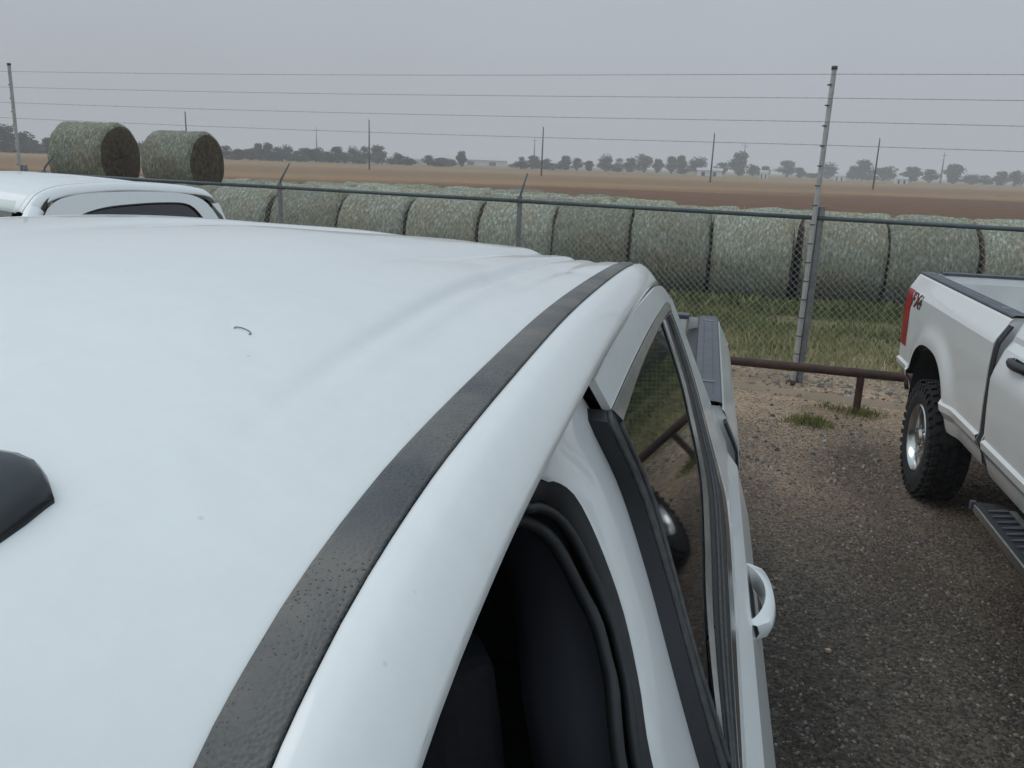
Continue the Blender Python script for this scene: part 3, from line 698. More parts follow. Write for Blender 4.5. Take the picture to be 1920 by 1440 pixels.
        for s_ in (.885, .925):
            gr.tube([(sd_*s_, y, 1.479) for y in ysq[1:-2]], .0022, 4)
        gr.build('cap_ridge', M['rail_cap'], cap)
        # wheel-house tub and arch liner
        l_ = MB(); rows = []
        for k in range(17):
            a = math.pi*k/16; rows.append([(sd_*s_, ax-.50*math.cos(a), .40+.58*math.sin(a)**.8) for s_ in (1.03, .9, .62)])
        l_.grid(rows); l_.grid([[(sd_*.62, ax-.5, .3), (sd_*.62, ax+.5, .3)], [(sd_*.62, ax-.5, 1.0), (sd_*.62, ax+.5, 1.0)]])
        l_.build('arch_liner', M['dark_steel'], root, smooth=True)
        l_ = MB(); rows = []
        for k in range(17):
            a = math.pi*k/16; rows.append([(sd_*s_, -.9-.48*math.cos(a), .40+.54*math.sin(a)**.8) for s_ in (1.03, .9, .6)])
        l_.grid(rows); l_.build('arch_liner', M['dark_steel'], root, smooth=True)
        wheel(root, sd_*(.915), ax, sd_, R); wheel(root, sd_*.915, -.9, sd_, R)
        gp_ = MB(); gp_.grid([[(sd_*(table(BPROF, z)-.010), yq, z) for yq in (2.895, 2.962)] for z in [.52+.05*i for i in range(19)]]); gp_.build('gap_shade', M['rubber'], root, solid=.01)  # black strip standing in for the deep shade between cab and bed
        # tail light wraps the rear corner
        tlm = MB(); rows = []
        for k in range(19):
            z = lerp(.84, 1.335, k/18); s0 = table(BPROF, z); fr = .20 if decal else .075
            rows.append([(sd_*(s0+.002), y1-fr, z), (sd_*(s0+.005), y1-fr*.5, z), (sd_*(s0+.003), y1-.004, z), (sd_*(s0-.015), y1+.022, z), (sd_*(s0-.06), y1+.032, z), (sd_*(s0-.13), y1+.030, z), (sd_*(s0-.14), y1-.005, z)])
        tlm.grid(rows); tlm.add([rows[-1][i] for i in range(7)], [tuple(range(7))]); tlm.add([rows[0][i] for i in range(7)], [tuple(range(7))])
        tl_o = tlm.build('tail_light', M['lens_red'], root, smooth=True, auto=40)
        rv = MB(); rv.box((sd_*.935, y1+.031, 1.06), (.08, .008, .11)); rv.build('reverse_lens', M['lens_clear'], tl_o)
        hl = MB(); rows = []
        for k in range(9):
            z = lerp(.98, 1.22, k/8); s0 = table(CPROF, z)
            rows.append([(sd_*(s0+.004), -1.52, z), (sd_*(s0+.002), -1.64, z), (sd_*(s0-.05), -1.71, z), (sd_*(s0-.25), -1.735, z)])
        hl.grid(rows); hl.build('headlight', M['lens_clear'], root, smooth=True)
        if runboard:
            rb = MB(); ya, yb = -.35, 2.52
            rows = [[(sd_*s_, y, z) for s_, z in ((.93, .415), (1.10, .42), (1.125, .418), (1.125, .372), (.93, .37))] for y in [lerp(ya, yb, i/8) for i in range(9)]]
            rb.grid(rows, True); rb.add(rows[-1], [(0, 1, 2, 3, 4)]); rb.add(rows[0], [(0, 1, 2, 3, 4)])
            rbo = rb.build('running_board', M['black'], root)
            e_ = MB(); e_.box((sd_*1.133, (ya+yb)/2-.02, .398), (.014, yb-ya-.05, .046)); e_.build('edge_trim', M['chrome'], rbo, bevel=.003)
            e_ = MB(); e_.box((sd_*1.128, yb+.005, .396), (.03, .03, .054)); e_.build('end_cap', M['rail_cap'], rbo, bevel=.004)
            k = 0; y = ya+.1
            while y < yb-.12:
                tr = MB(); tr.add([(sd_*1.095, y, .4265), (sd_*1.095, y+.018, .4265), (sd_*.985, y+.065, .4265), (sd_*.985, y+.03, .4265), (sd_*1.095, y, .418), (sd_*1.095, y+.018, .418), (sd_*.985, y+.065, .418), (sd_*.985, y+.03, .418)], [(0, 1, 2, 3), (0, 4, 5, 1), (1, 5, 6, 2), (2, 6, 7, 3), (3, 7, 4, 0)])
                tr.build('tread_bar', M['rail_cap'], rbo); y += .075
            e_ = MB(); e_.box((sd_*.965, (ya+yb)/2, .4225), (.035, yb-ya-.2, .008)); e_.build('tread_edge', M['galv'], rbo)
            for yb_ in (.1, 1.2, 2.2):
                br = MB(); br.tube([(sd_*.98, yb_, .38), (sd_*.62, yb_, .47)], .025, 8); br.build('bracket', M['dark_steel'], rbo)
    # ---------------- cab back wall, glass, interior
    b = MB(); b.grid([[(s_*(side_s(z)-.05)/.9*.9, 2.897, z) for s_ in (-1, -.5, 0, .5, 1)] for z in (.5, .9, 1.2, 1.42)])
    for sg in (-1, 1): b.grid([[(sg*.66, 2.897, z), (sg*(side_s(z)-.05), 2.897, z)] for z in (1.42, 1.6, 1.86)])
    b.build('cab_rear_wall', P, root, solid=.01)
    g = MB(); g.grid([[(s_, 2.892, z) for s_ in (-.67, -.3, .3, .67)] for z in (1.41, 1.6, 1.88)]); g.build('rear_window', M['glass'], root)
    g = MB(); rows = []
    for k in range(9):
        t = k/8; y = lerp(.24, -.52, t); z = lerp(1.935, 1.40, t)
        rows.append([(u*lerp(.60, .80, t), ym(y-.10*(1-u*u)), z+.07*crown*(1-u*u)*(1-t)) for u in [-1+.2*i for i in range(11)]])
    g.grid(rows); g.build('windshield', M['clear_glass'], root, smooth=True)
    b = MB(); b.grid([[(u*.86, lerp(-.50, -1.72, t)-.05*(1-u*u), 1.375+.06*(1-u*u)-.10*t*t) for u in [-1+.125*i for i in range(17)]] for t in [k/8 for k in range(9)]])
    b.build('hood', P, root, smooth=True, solid=.01)
    # dark floor, headliner, dash and door-side core that close the body
    b = MB(); b.box((0, 1.2, .52), (1.84, 3.4, .10)); b.box((0, 2.84, 1.2), (1.34, .04, 1.3)); b.box((0, -.50, .95), (1.7, .10, .85)); b.box((0, -.25, 1.22), (1.5, .42, .22))
    b.grid([[(s_*.62, ym(y), zst(y)-.055+.02*(1-s_*s_)) for s_ in (-1, -.5, 0, .5, 1)] for y in (.35, .7, 1.2, 1.8, 2.4, 2.84)])
    b.build('cabin_lining', M['interior'], root)
    if not single:
        for ysx, zz in ((.75, .0), (1.95, .03)):
            for sx in (-.42, .42):
                s1 = MB(); rows = []
                for k in range(9):       # backrest, slightly reclined, rounded shoulders
                    t = k/8; wd = lerp(.27, .20, t**3); y = ysx+.02+t*.20; z = .95+zz+t*.68
                    rows.append([(sx-wd, y, z), (sx-wd*.8, y-.06, z), (sx, y-.075, z), (sx+wd*.8, y-.06, z), (sx+wd, y, z), (sx+wd*.8, y+.07, z), (sx, y+.08, z), (sx-wd*.8, y+.07, z)])
                s1.grid(rows, True); s1.add(rows[-1], [tuple(range(8))])
                s1.box((sx, ysx-.22, .90+zz), (.52, .52, .16)); s1.box((sx, ysx-.05, .70+zz), (.45, .40, .30))
                so_ = s1.build('seat', M['seat'], root, bevel=.02)
                hr = MB(); hr.box((sx, ysx+.24, 1.71+zz), (.26, .09, .17)); hr.build('headrest', M['seat'], so_, bevel=.03)
    # bed floor, bulkhead, tailgate, bumper, chassis
    y0, y1 = 2.955, 2.94+bed; ax = y0+axle
    b = MB(); b.box((0, (y0+y1)/2, .80), (1.62, bed-.02, .05))
    nrib = 11
    for k in range(nrib): b.box((-.72+1.44*k/(nrib-1), (y0+y1)/2, .828), (.07, bed-.1, .014))
    b.build('bed_floor', M['liner'] if not near else M['rail_cap'], root)
    b = MB(); b.box((0, y0+.02, 1.12), (1.62, .04, .70)); b.build('bed_bulkhead', P, root)
    b = MB(); b.box((0, y0+.02, 1.476), (1.70, .06, .012)); b.build('bulkhead_cap', M['rail_cap'], root)
    b = MB(); b.box((0, y1-.012, 1.13), (1.585, .055, .66)); b.box((0, y1+.018, 1.30), (1.5, .02, .14)); tg = b.build('tailgate', P, root, bevel=.01)
    b = MB(); b.box((0, y1-.005, 1.472), (1.60, .085, .022)); b.build('tailgate_cap', M['rail_cap'], tg, bevel=.005)
    b = MB(); b.box((0, y1+.03, 1.24), (.26, .02, .09)); b.build('tailgate_handle', M['black'], tg, bevel=.005)
    b = MB(); b.box((0, y1-.045, 1.12), (1.5, .012, .56)); b.build('tailgate_inner', M['black'] if near else M['liner'], tg)
    b = MB(); rows = []
    for u in [-1+.1*i for i in range(21)]:
        x = u*.98; yy_ = y1+.13-.07*u*u
        rows.append([(x, yy_-.10, .80), (x, yy_, .78), (x, yy_+.03, .72), (x, yy_+.02, .60), (x, yy_-.02, .55), (x, yy_-.10, .56)])
    b.grid(rows, True); b.add(rows[0], [tuple(range(6))]); b.add(rows[-1], [tuple(range(6))])
    b.build('rear_bumper', M['chrome'], root, smooth=True, auto=35)
    b = MB()
    for u in (-.42, .42): b.box((u, 1.6, .52), (.08, 6.2, .16))
    b.box((0, ax, .415), (1.6, .10, .10)); b.box((0, -.9, .415), (1.6, .10, .10)); b.box((0, .7, .50), (.7, 2.2, .12)); b.box((0, y1+.0, .48), (.9, .09, .09)); b.tube([(0, y1+.02, .48), (0, y1+.2, .48)], .035, 8)
    b.build('chassis', M['dark_steel'], root)
    b = MB(); b.tube([(-.62, ax+.05, .62), (-.70, ax+.38, .60), (-.80, y1-.20, .52), (-.97, y1-.12, .48)], .045, 12, cap=False); b.build('exhaust_pipe', M['rust'], root, smooth=True, solid=.004)
    b = MB(); b.box((0, -1.72, .62), (1.96, .16, .24)); b.build('front_bumper', M['chrome'], root, bevel=.03)
    b = MB(); b.box((0, -1.70, 1.08), (1.50, .05, .36)); gro = b.build('grille', M['black'], root)
    for k in range(4):
        s1 = MB(); s1.box((0, -1.735, .95+.085*k), (1.46, .02, .03)); s1.build('grille_bar', M['chrome'], gro, bevel=.004)
    if marker:
        # dark roof clearance lamps on gaskets along the header
        out_ = [onto(px, py) for px, py in ((-150, 872), (-60, 876), (0, 883), (50, 893), (84, 906), (98, 928), (106, 956), (52, 1002), (0, 1046), (-70, 1104), (-170, 1180), (-190, 1020))]
        cs = sum(p[0] for p in out_)/12; cy = sum(p[1] for p in out_)/12
        for s_ in (-cs, -.2, 0, .2, cs):
            fl_ = 1 if s_ >= 0 else -1; pts = [((p[0]-cs), (p[1]-cy)) for p in out_]
            def onroof(dx, dy_, h):
                return (s_+fl_*dx, cy+dy_, roofz(s_+fl_*dx, cy+dy_)+h)
            l1 = MB(); gk = MB(); rows = [[onroof(dx*q, dy_*q, h) for dx, dy_ in pts] for q, h in ((.985, .001), (.985, .007), (.95, .013), (.85, .019), (.65, .023), (.35, .025), (.05, .0255))]
            l1.grid(rows, True); lo_ = l1.build('marker_lamp', M['lens_dark'], root, smooth=True, auto=50)
            gk.grid([[onroof(dx*q, dy_*q, h) for dx, dy_ in pts] for q, h in ((1.03, .0002), (1.025, .002), (.97, .003))], True)
            gk.build('gasket', M['gasket'], lo_)
    if lift:
        pass
    if decal:
        # off-road badge letters on the bedside behind the wheel arch
        for ch, yy_, mt in (('F', 0, 'decal_red'), ('X', 1, 'decal_red'), ('4', 2, 'decal_black')):
            for lay in (0, 1):
                cu = bpy.data.curves.new('t', 'FONT'); cu.body = ch; cu.size = .165; cu.shear = .25; cu.offset = (.009 if ch != '4' else .005) if lay == 0 else 0.0015
                to = bpy.data.objects.new('t', cu); col.objects.link(to); bpy.context.view_layer.update()
                me = bpy.data.meshes.new_from_object(to.evaluated_get(bpy.context.evaluated_depsgraph_get())); bpy.data.objects.remove(to)
                for v in me.vertices:
                    u_, w_ = v.co.x, v.co.y
                    y = y1-.18-yy_*.112-u_*1.15; z = 1.215+w_*.95
                    v.co = (-(table(BPROF, z)+.003+.0015*lay), y, z)
                me.materials.clear(); me.materials.append(M['decal_black'] if lay == 0 else M[mt])
                if lay == 1 and ch == '4': continue
                link('badge_letter', me, root)
    if lift:      # taller chassis: body raised, sills more than the rails
        def walk(o):
            for ch in o.children:
                if ch.name.split('.')[0] in ('wheel',): continue
                if ch.data is not None:
                    for v in ch.data.vertices: v.co.z += lift*(.43+.57*(1.47-v.co.z)/.97)
                walk(ch)
        bpy.context.view_layer.update(); walk(root)
    return root

truck('pickup_truck', 'white crew cab pickup with black roof mouldings, its front door open', -.84, 0, bed=1.86, tilt=.03, open_door=True, marker=True, near=True, axle=.85, R=.415)
truck('pickup_truck', 'dusty white pickup with long bed, red tail light and FX4 badge', 2.70, 2.25, rz=0, bed=2.22, crown=.5, R=.43, lift=.14, axle=1.2, paint='paint_dirty', handle='black', decal=True)
truck('pickup_truck', 'white extended cab pickup with a single dark side window', -4.66, 3.5, bed=1.9, crown=.45, cabk=.75, doork=.865, single=True, runboard=False)

# ------------------------------------------------------------------ chain link fence with tall wire poles
fence = empty('chain_link_fence', (1.13, fy(1.13), 0)); setp(fence, 'chain link fence with top rail and four high wires on tall poles', 'fence')
fo_ = Vector((1.13, fy(1.13), 0))
def fp(x, z, dy=0): return Vector((x, fy(x)+dy, z))-fo_
XL, XR = -24.0, 9.0; RAIL = 1.82
tall = [1.13, atfence(40, 320).x, 11.0 if False else XR-.2]
postx = [-2.22, -5.75, atfence(80, 325).x]
sp_ = postx[0]-postx[1]
postx += [postx[2]-3.5*i for i in (1.6, 2.6, 3.6)]+[4.6, 7.9]
b = MB(); xs = [XL]+sorted(x for x in postx+tall if XL < x < XR)+[XR]
for i in range(len(xs)-1):
    b = MB(); b.tube([fp(xs[i]+.01, RAIL), fp(xs[i+1]-.01, RAIL)], .024, 10); b.build('top_rail', M['galv_dark'], fence, smooth=True)
for x in postx:
    b = MB(); b.tube([fp(x, -.02, .03), fp(x, RAIL+.06, .03)], .032, 12); p_ = b.build('fence_post', M['galv'], fence, smooth=True, auto=40)
    b = MB(); b.tube([fp(x, RAIL+.04, .03), fp(x+.01, RAIL+.10, .05), fp(x+.03, RAIL+.32, .28)], [.024, .016, .010], 8); b.build('barb_arm', M['galv_dark'], p_, smooth=True)
for i, x in enumerate(tall):
    ht = 3.30 if i != 1 else 3.44
    b = MB(); b.tube([fp(x-.02, -.02, -.02), fp(x-.012, ht*.5, -.02), fp(x, ht, -.02)], [.030, .028, .025], 12); tp = b.build('tall_pole', M['galv_light'], fence, smooth=True, auto=40)
    b = MB(); b.tube([fp(x+.045, -.02, .03), fp(x+.05, RAIL+.12, .03)], .042, 14); b.build('fence_post', M['galv'], fence, smooth=True, auto=40)
    b = MB(); b.tube([fp(x, ht-.005, -.02), fp(x, ht+.03, -.02)], .030, 12); b.build('pole_cap', M['galv_dark'], tp, smooth=True)
    for k in range(15):
        z = .35+k*.2
        b = MB(); b.tube([fp(x-.0175, z-.006, -.02), fp(x-.0175, z+.006, -.02)], .0325, 10); b.build('tie_band', M['galv_dark'], tp)
    b = MB(); b.tube([fp(x-.02, 0, -.02), fp(x-.02, .05, -.02)], [.08, .05], 12); b.build('footing', M['rust'], tp, smooth=True)
for k, z in enumerate((3.25, 3.02, 2.79, 2.56)):
    b = MB(); pts = []
    for i in range(60):
        x = lerp(XL, XR, i/59); ph = ((x-1.13) % 12.3)/12.3
        pts.append(fp(x, z+(.16 if False else (.10*max(0, min(1, (1.13-x)/12.3))))-.03*math.sin(math.pi*ph), -.05))
    b.tube(pts, .0026, 4)
    for i in range(230):
        x = lerp(XL, XR, (i+.5)/230)
        zz = z+.10*max(0, min(1, (1.13-x)/12.3))-.03*math.sin(math.pi*(((x-1.13) % 12.3)/12.3))
        b.tube([fp(x-.006, zz-.010, -.05), fp(x+.006, zz+.010, -.05)], .0014, 3, cap=False)
    b.build('barbed_wire', M['wire'], fence)
b = MB(); x = XL-1.8
step = .072
def diag(x0, sg):
    # one woven strand running corner to corner as a zigzag in depth
    z0, z1 = .04, RAIL-.03; xa, xb = x0, x0+sg*(z1-z0)
    pa, pb = fp(xa, z0), fp(xb, z1); n_ = Vector((0, .004*sg, 0)); r_ = .0021
    ax_ = Vector((0, r_, 0)); d_ = (pb-pa).normalized(); bx = d_.cross(Vector((0, 1, 0)))*r_
    P_ = [pa+n_+ax_, pa+n_-ax_*.5+bx, pa+n_-ax_*.5-bx, pb+n_+ax_, pb+n_-ax_*.5+bx, pb+n_-ax_*.5-bx]
    b.add(P_, [(0, 1, 4, 3), (1, 2, 5, 4), (2, 0, 3, 5)])
while x < XR:
    if x+1.75 < XR: diag(x, 1)
    diag(x+1.8, -1) if x > XL-1.7 else None
    x += step
mo = b.build('chain_mesh', mat('mesh_wire', (.37, .38, .37), rough=.5, metal=.3), fence); mo['kind'] = 'stuff'

# ------------------------------------------------------------------ rusty pipe barrier
bar = empty('pipe_barrier', (1.62, 8.72, 0)); setp(bar, 'low rusty pipe parking barrier on short posts in front of the fence', 'barrier')
bl = Vector((1.62, 8.72, 0)); by = lambda x: 8.60-.07*(x-1.0)
b = MB(); b.tube([Vector((x, by(x), .405))-bl for x in (-9.5, -6, -2, 1, 3, 6)], .044, 14); b.build('rail_pipe', M['rust'], bar, smooth=True, auto=40)
for x in (-8.0, -4.85, -1.6, 1.62, 4.9):
    b = MB(); b.tube([Vector((x, by(x), -.02))-bl, Vector((x, by(x), .38))-bl], .036, 12); b.build('barrier_post', M['rust'], bar, smooth=True, auto=40)

# ------------------------------------------------------------------ round hay bales
random.seed(5)
def bale_mesh(seed, fuzz=420):
    rnd = random.Random(seed); b = MB(); R_ = .80; L = 1.40; n = 48; rows = []
    prof = [(-L/2, 0.0), (-L/2-.015, .35), (-L/2-.005, .62), (-L/2+.02, .72), (-L/2+.055, R_-.02), (-L/2+.12, R_)]
    prof += [(-L/2+.12+(L-.24)*k/9, R_) for k in range(1, 10)]
    prof += [(-p, r) for p, r in reversed(prof[:5])]
    for p, r in prof:
        row = []
        for k in range(n):
            a = 2*math.pi*k/n
            q = 1+.045*noise.noise(Vector((p*2.2+seed*7, math.cos(a)*2, math.sin(a)*2)))+.020*noise.noise(Vector((p*7+seed, math.cos(a)*6, math.sin(a)*6)))
            sag = 1-.05*max(0, -math.sin(a))     # settled underside
            row.append((p+.02*noise.noise(Vector((math.cos(a)*3+seed, math.sin(a)*3, p))), math.cos(a)*r*q*1.01, math.sin(a)*r*q*sag))
        rows.append(row)
    b.grid(rows, True)
    for i in range(len(b.f)):
        xx = [b.v[j] for j in b.f[i]]
        rr = sum(math.hypot(v[1], v[2]) for v in xx)/4
        b.mi[i] = 1 if rr < .71 else 0
    for k in range(fuzz):
        a = rnd.uniform(0, 2*math.pi); p = rnd.uniform(-L/2+.02, L/2-.02); q = Vector((p, math.cos(a)*R_*.995, math.sin(a)*R_*.98)); d = Vector((rnd.uniform(-1, 1)*.6, math.cos(a)+rnd.uniform(-.9, .9), math.sin(a)+rnd.uniform(-.9, .9))).normalized()*rnd.uniform(.03, .085)
        s_ = Vector((rnd.uniform(-1, 1), rnd.uniform(-1, 1), rnd.uniform(-1, 1)))*.006
        b.cur = 0; b.add([q-s_, q+s_, q+d], [(0, 1, 2)])
    o = b.build('tmp', [M['bale'], M['bale_end']], smooth=True); me = o.data; bpy.data.objects.remove(o); me.name = 'hay_bale'; return me
bm_ = [bale_mesh(i) for i in range(7)]
def bale(x, y, z, rz, label, group, i, rx=0):
    o = link('hay_bale', bm_[i % 7]); o.location = (x, y, z); o.rotation_euler = (rx, 0, rz); setp(o, label, 'hay bale', group); return o
ROWS = [(16.0, -20, 9.2, 'hay bale in the row of round bales facing the chain link fence', 'front row of round bales'),
        (17.65, -20, 7.5, 'round hay bale in the second row, behind the row facing the fence', 'second row of round bales'),
        (19.3, -20, -.4, 'round hay bale in the third row, its top showing over the second', 'third row of round bales'),
        (20.95, -14, -2.2, 'round hay bale in the fourth row from the fence', 'fourth row of round bales'),
        (22.6, -9.5, -4.0, 'round hay bale in the short last row beside the brown field', 'last row of round bales')]
k = 0
front_px = [1320, 1468]      # seams used to phase the row
ph = atz(1325, 480, .8); 
for ri, (yr, xa, xb, lb, gp) in enumerate(ROWS):
    rnd = random.Random(40+ri)
    x = xa+rnd.uniform(0, .6)
    if ri == 0:
        # phase so one seam falls where the photograph shows it
        d = ray(1325, 480); sx = CAM.x+d.x*((yr-.80)/d.y); x = sx-1.41*math.ceil((sx-xa)/1.41)+.705
    while x < xb:
        yj = rnd.uniform(-.06, .06)
        bale(x, yr+yj, .775, rnd.uniform(-.035, .035), lb, gp, k, rnd.choice((-.7, -.3, 0, .3, .6, .9))); k += 1
        gap = rnd.choice((-.01, 0, .01, .03, .08)) if ri else rnd.choice((-.005, .0, .01, .015, .03))
        if ri == 0 and abs(x-(sx+.705)) < .3: gap = .14
        x += 1.40+gap
p = atz(182, 285, 2.05); q = atz(342, 287, 2.02)
d = ray(182, 285); t = 16.82/d.y; ba = bale(d.x*t-.05, 16.82, 2.03, .03, 'larger looking of two round bales stacked on top of the rows, nearer the tall pole', 'bales stacked on top', 1)
d = ray(343, 287); t = 16.84/d.y; bb_ = bale(d.x*t, 16.84, 1.995, -.02, 'round bale stacked on top of the rows, the one farther from the tall pole', 'bales stacked on top', 2)
ba.scale = (.94,)*3; bb_.scale = (.86,)*3; bb_.location.z -= .02

# ------------------------------------------------------------------ loose stones, grass, weeds
def stones(name, n, region, sizes, mats_, seed, label):
    rnd = random.Random(seed); b = MB(); xs0, xs1, ys0, ys1 = region
    base = [(1, 0, 0), (-1, 0, 0), (0, 1, 0), (0, -1, 0), (0, 0, 1), (.6, .6, .55), (-.55, .6, .6), (.5, -.65, .5), (-.6, -.5, .6)]
    for i in range(n):
        x = rnd.uniform(xs0, xs1); y = ys0+(ys1-ys0)*rnd.random()**1.0
        s_ = sizes[0]*(sizes[1]/sizes[0])**(rnd.random()**1.8); a = rnd.uniform(0, 6.28); e_ = rnd.uniform(.55, 1.); hgt = rnd.uniform(.4, .8)
        ca, sa = math.cos(a), math.sin(a); zz = .012*noise.noise(Vector((x*1.6, y*1.6, 1.7)))
        vs_ = []
        for (u, v, w_) in ((1, 0, -.1), (.3, .95, -.1), (-.8, .6, -.1), (-.85, -.55, -.1), (.35, -.9, -.1), (.45, .25, .9), (-.4, .3, 1.), (-.2, -.45, .8)):
            j = rnd.uniform(.8, 1.15); u, v = u*j*s_, v*j*s_*e_
            vs_.append((x+ca*u-sa*v, y+sa*u+ca*v, zz+w_*s_*hgt))
        b.cur = rnd.choices(range(len(mats_)), [c for _, c in mats_])[0]
        b.add(vs_, [(0, 1, 5), (1, 6, 5), (1, 2, 6), (2, 3, 7, 6), (3, 4, 7), (4, 0, 5, 7), (5, 6, 7)])
    me = bpy.data.meshes.new(name); me.from_pydata(b.v, [], b.f)
    for m_, _ in mats_: me.materials.append(m_)
    me.polygons.foreach_set('material_index', b.mi); o = link(name, me); setp(o, label, 'gravel', kind='stuff'); return o
stones('loose_gravel', 34000, (.05, 3.3, 1.1, 8.0), (.004, .015), [(M['stone_a'], 3), (M['stone_b'], 4), (M['stone_c'], 1.8), (M['stone_d'], .25)], 3, 'fine dark gravel between the parked trucks')
stones('loose_gravel', 5200, (-3.9, 4.6, 6.3, 10.0), (.007, .034), [(M['stone_a'], 2), (M['stone_b'], 1.2), (M['stone_c'], 3), (M['stone_d'], .5)], 4, 'tan pebbles on the dirt along the fence')
stones('loose_gravel', 1500, (-6, 6, 9.0, 10.7), (.02, .06), [(M['stone_c'], 3), (M['stone_a'], 1), (M['stone_d'], .3)], 8, 'coarse rubble along the foot of the fence')
b = MB(); rows = []
for i in range(60):
    x = lerp(-12, 9, i/59); y = fy(x)-.42
    rows.append([(x, y-.20+.06*noise.noise(Vector((x*1.1, 3, 0))), -.006), (x, y, .022), (x, y+.24+.05*noise.noise(Vector((x*1.4, 9, 0))), -.006)])
b.grid(rows); setp(b.build('dirt_strip', M['strip'], smooth=True), kind='structure')

def blades(name, n, pos, hgt, width, m_, seed, tint, lean=.5, label=None, cat=None, parent=None, kind='stuff'):
    rnd = random.Random(seed); V = []; Fc = []; T = []
    for i in range(n):
        r_ = pos(rnd)
        if r_ is None: continue
        x, y, z = r_; h = hgt(rnd, x, y); a = rnd.uniform(0, 6.28); w_ = width*rnd.uniform(.6, 1.3); la = rnd.uniform(0, 6.28); ln = rnd.uniform(.1, lean)*h
        dx, dy = math.cos(a)*w_, math.sin(a)*w_; lx, ly = math.cos(la)*ln, math.sin(la)*ln; k = len(V)
        V += [(x-dx, y-dy, z), (x+dx, y+dy, z), (x+dx*.8+lx*.4, y+dy*.8+ly*.4, z+h*.55), (x-dx*.8+lx*.4, y-dy*.8+ly*.4, z+h*.55), (x+lx, y+ly, z+h)]
        Fc += [(k, k+1, k+2, k+3), (k+3, k+2, k+4)]; t = tint(rnd, x, y); T += [t]*5
    me = bpy.data.meshes.new(name); me.from_pydata(V, [], Fc)
    at = me.attributes.new('tint', 'FLOAT', 'POINT'); at.data.foreach_set('value', T); me.materials.append(m_)
    o = link(name, me, parent)
    if kind: o['kind'] = kind
    if label: setp(o, label, cat)
    return o
def vpos(r):
    x = r.uniform(-14, 7); y = fy(x)+.72+(15.5-fy(x)-.6)*r.random()**.9
    if noise.noise(Vector((x*.9, y*.9, 0)))+.55 < r.random()*.7: return None
    return (x, y, -.015)
def vh(r, x, y):
    t = min(1, max(0, (y-fy(x)-.8)/3.6)); return r.uniform(.5, 1.1)*lerp(.13, .17, t)*(1+.5*noise.noise(Vector((x*.7, y*.7, 5))))
def vt(r, x, y):
    t = min(1, max(0, (y-fy(x)-.5)/3.2)); q = lerp(.95, .05, t**.75)+.45*noise.noise(Vector((x*.55, y*.8, 2)))
    return min(1, max(0, q+r.uniform(-.3, .25)))
blades('verge_grass', 52000, vpos, vh, .009, M['grass'], 11, vt, .8, 'green and straw coloured grass between the fence and the bales', 'grass')
# broad-leaved weeds hugging the foot of the bales
def wpos(r): 
    x = r.uniform(-14, 8); y = 15.32-abs(r.gauss(0, .42)); return (x, y, -.01)
blades('weed_growth', 9000, wpos, lambda r, x, y: r.uniform(.08, .26)*(1+.6*noise.noise(Vector((x*.9, 3, 1)))), .022, M['grass'], 12, lambda r, x, y: max(0, r.gauss(.05, .12)), 1.1, 'dark green weeds along the foot of the hay bales', 'weeds')
def clump(px, py, n, rad, hh, seed, label):
    c = atz(px, py, 0)
    rt = blades('weed_clump', n, lambda r: (r.gauss(0, rad), r.gauss(0, rad*.7), 0), lambda r, x, y: r.uniform(.3, 1)*hh*math.exp(-(x*x+y*y)/(rad*rad*3)), .005, M['weed'], seed, lambda r, x, y: min(1, max(0, r.gauss(.35, .3))), 1.0, label, 'weed')
    rt.location = c
clump(1515, 795, 420, .13, .16, 21, 'low green weed clump in the gravel before the barrier post')
clump(1615, 778, 260, .13, .12, 22, 'yellow green weed clump at the foot of the barrier post, beside it')
clump(1560, 765, 90, .10, .10, 23, 'sparse weed tuft in the dirt behind the barrier post')

# one pale block of stone lying loose in the aisle
rr_ = random.Random(77); bm2 = bmesh.new(); bmesh.ops.create_icosphere(bm2, subdivisions=2, radius=.017)
for v in bm2.verts:
    q = 1+.25*noise.noise(v.co*70); v.co = Vector((max(-.014, min(.014, v.co.x*q*1.3)), max(-.010, min(.010, v.co.y*q)), max(-.008, min(.008, v.co.z*q))))
me_ = bpy.data.meshes.new('stone'); bm2.to_mesh(me_); bm2.free(); me_.materials.append(mat('stone_block', (.55, .40, .27), rough=.9, var=.3, vscale=90))
so2 = link('stone', me_); so2.location = atz(1552, 1223, 0)+Vector((0, 0, .009)); so2.rotation_euler.z = .4; setp(so2, 'small tan block of stone lying alone on the dark gravel', 'stone')

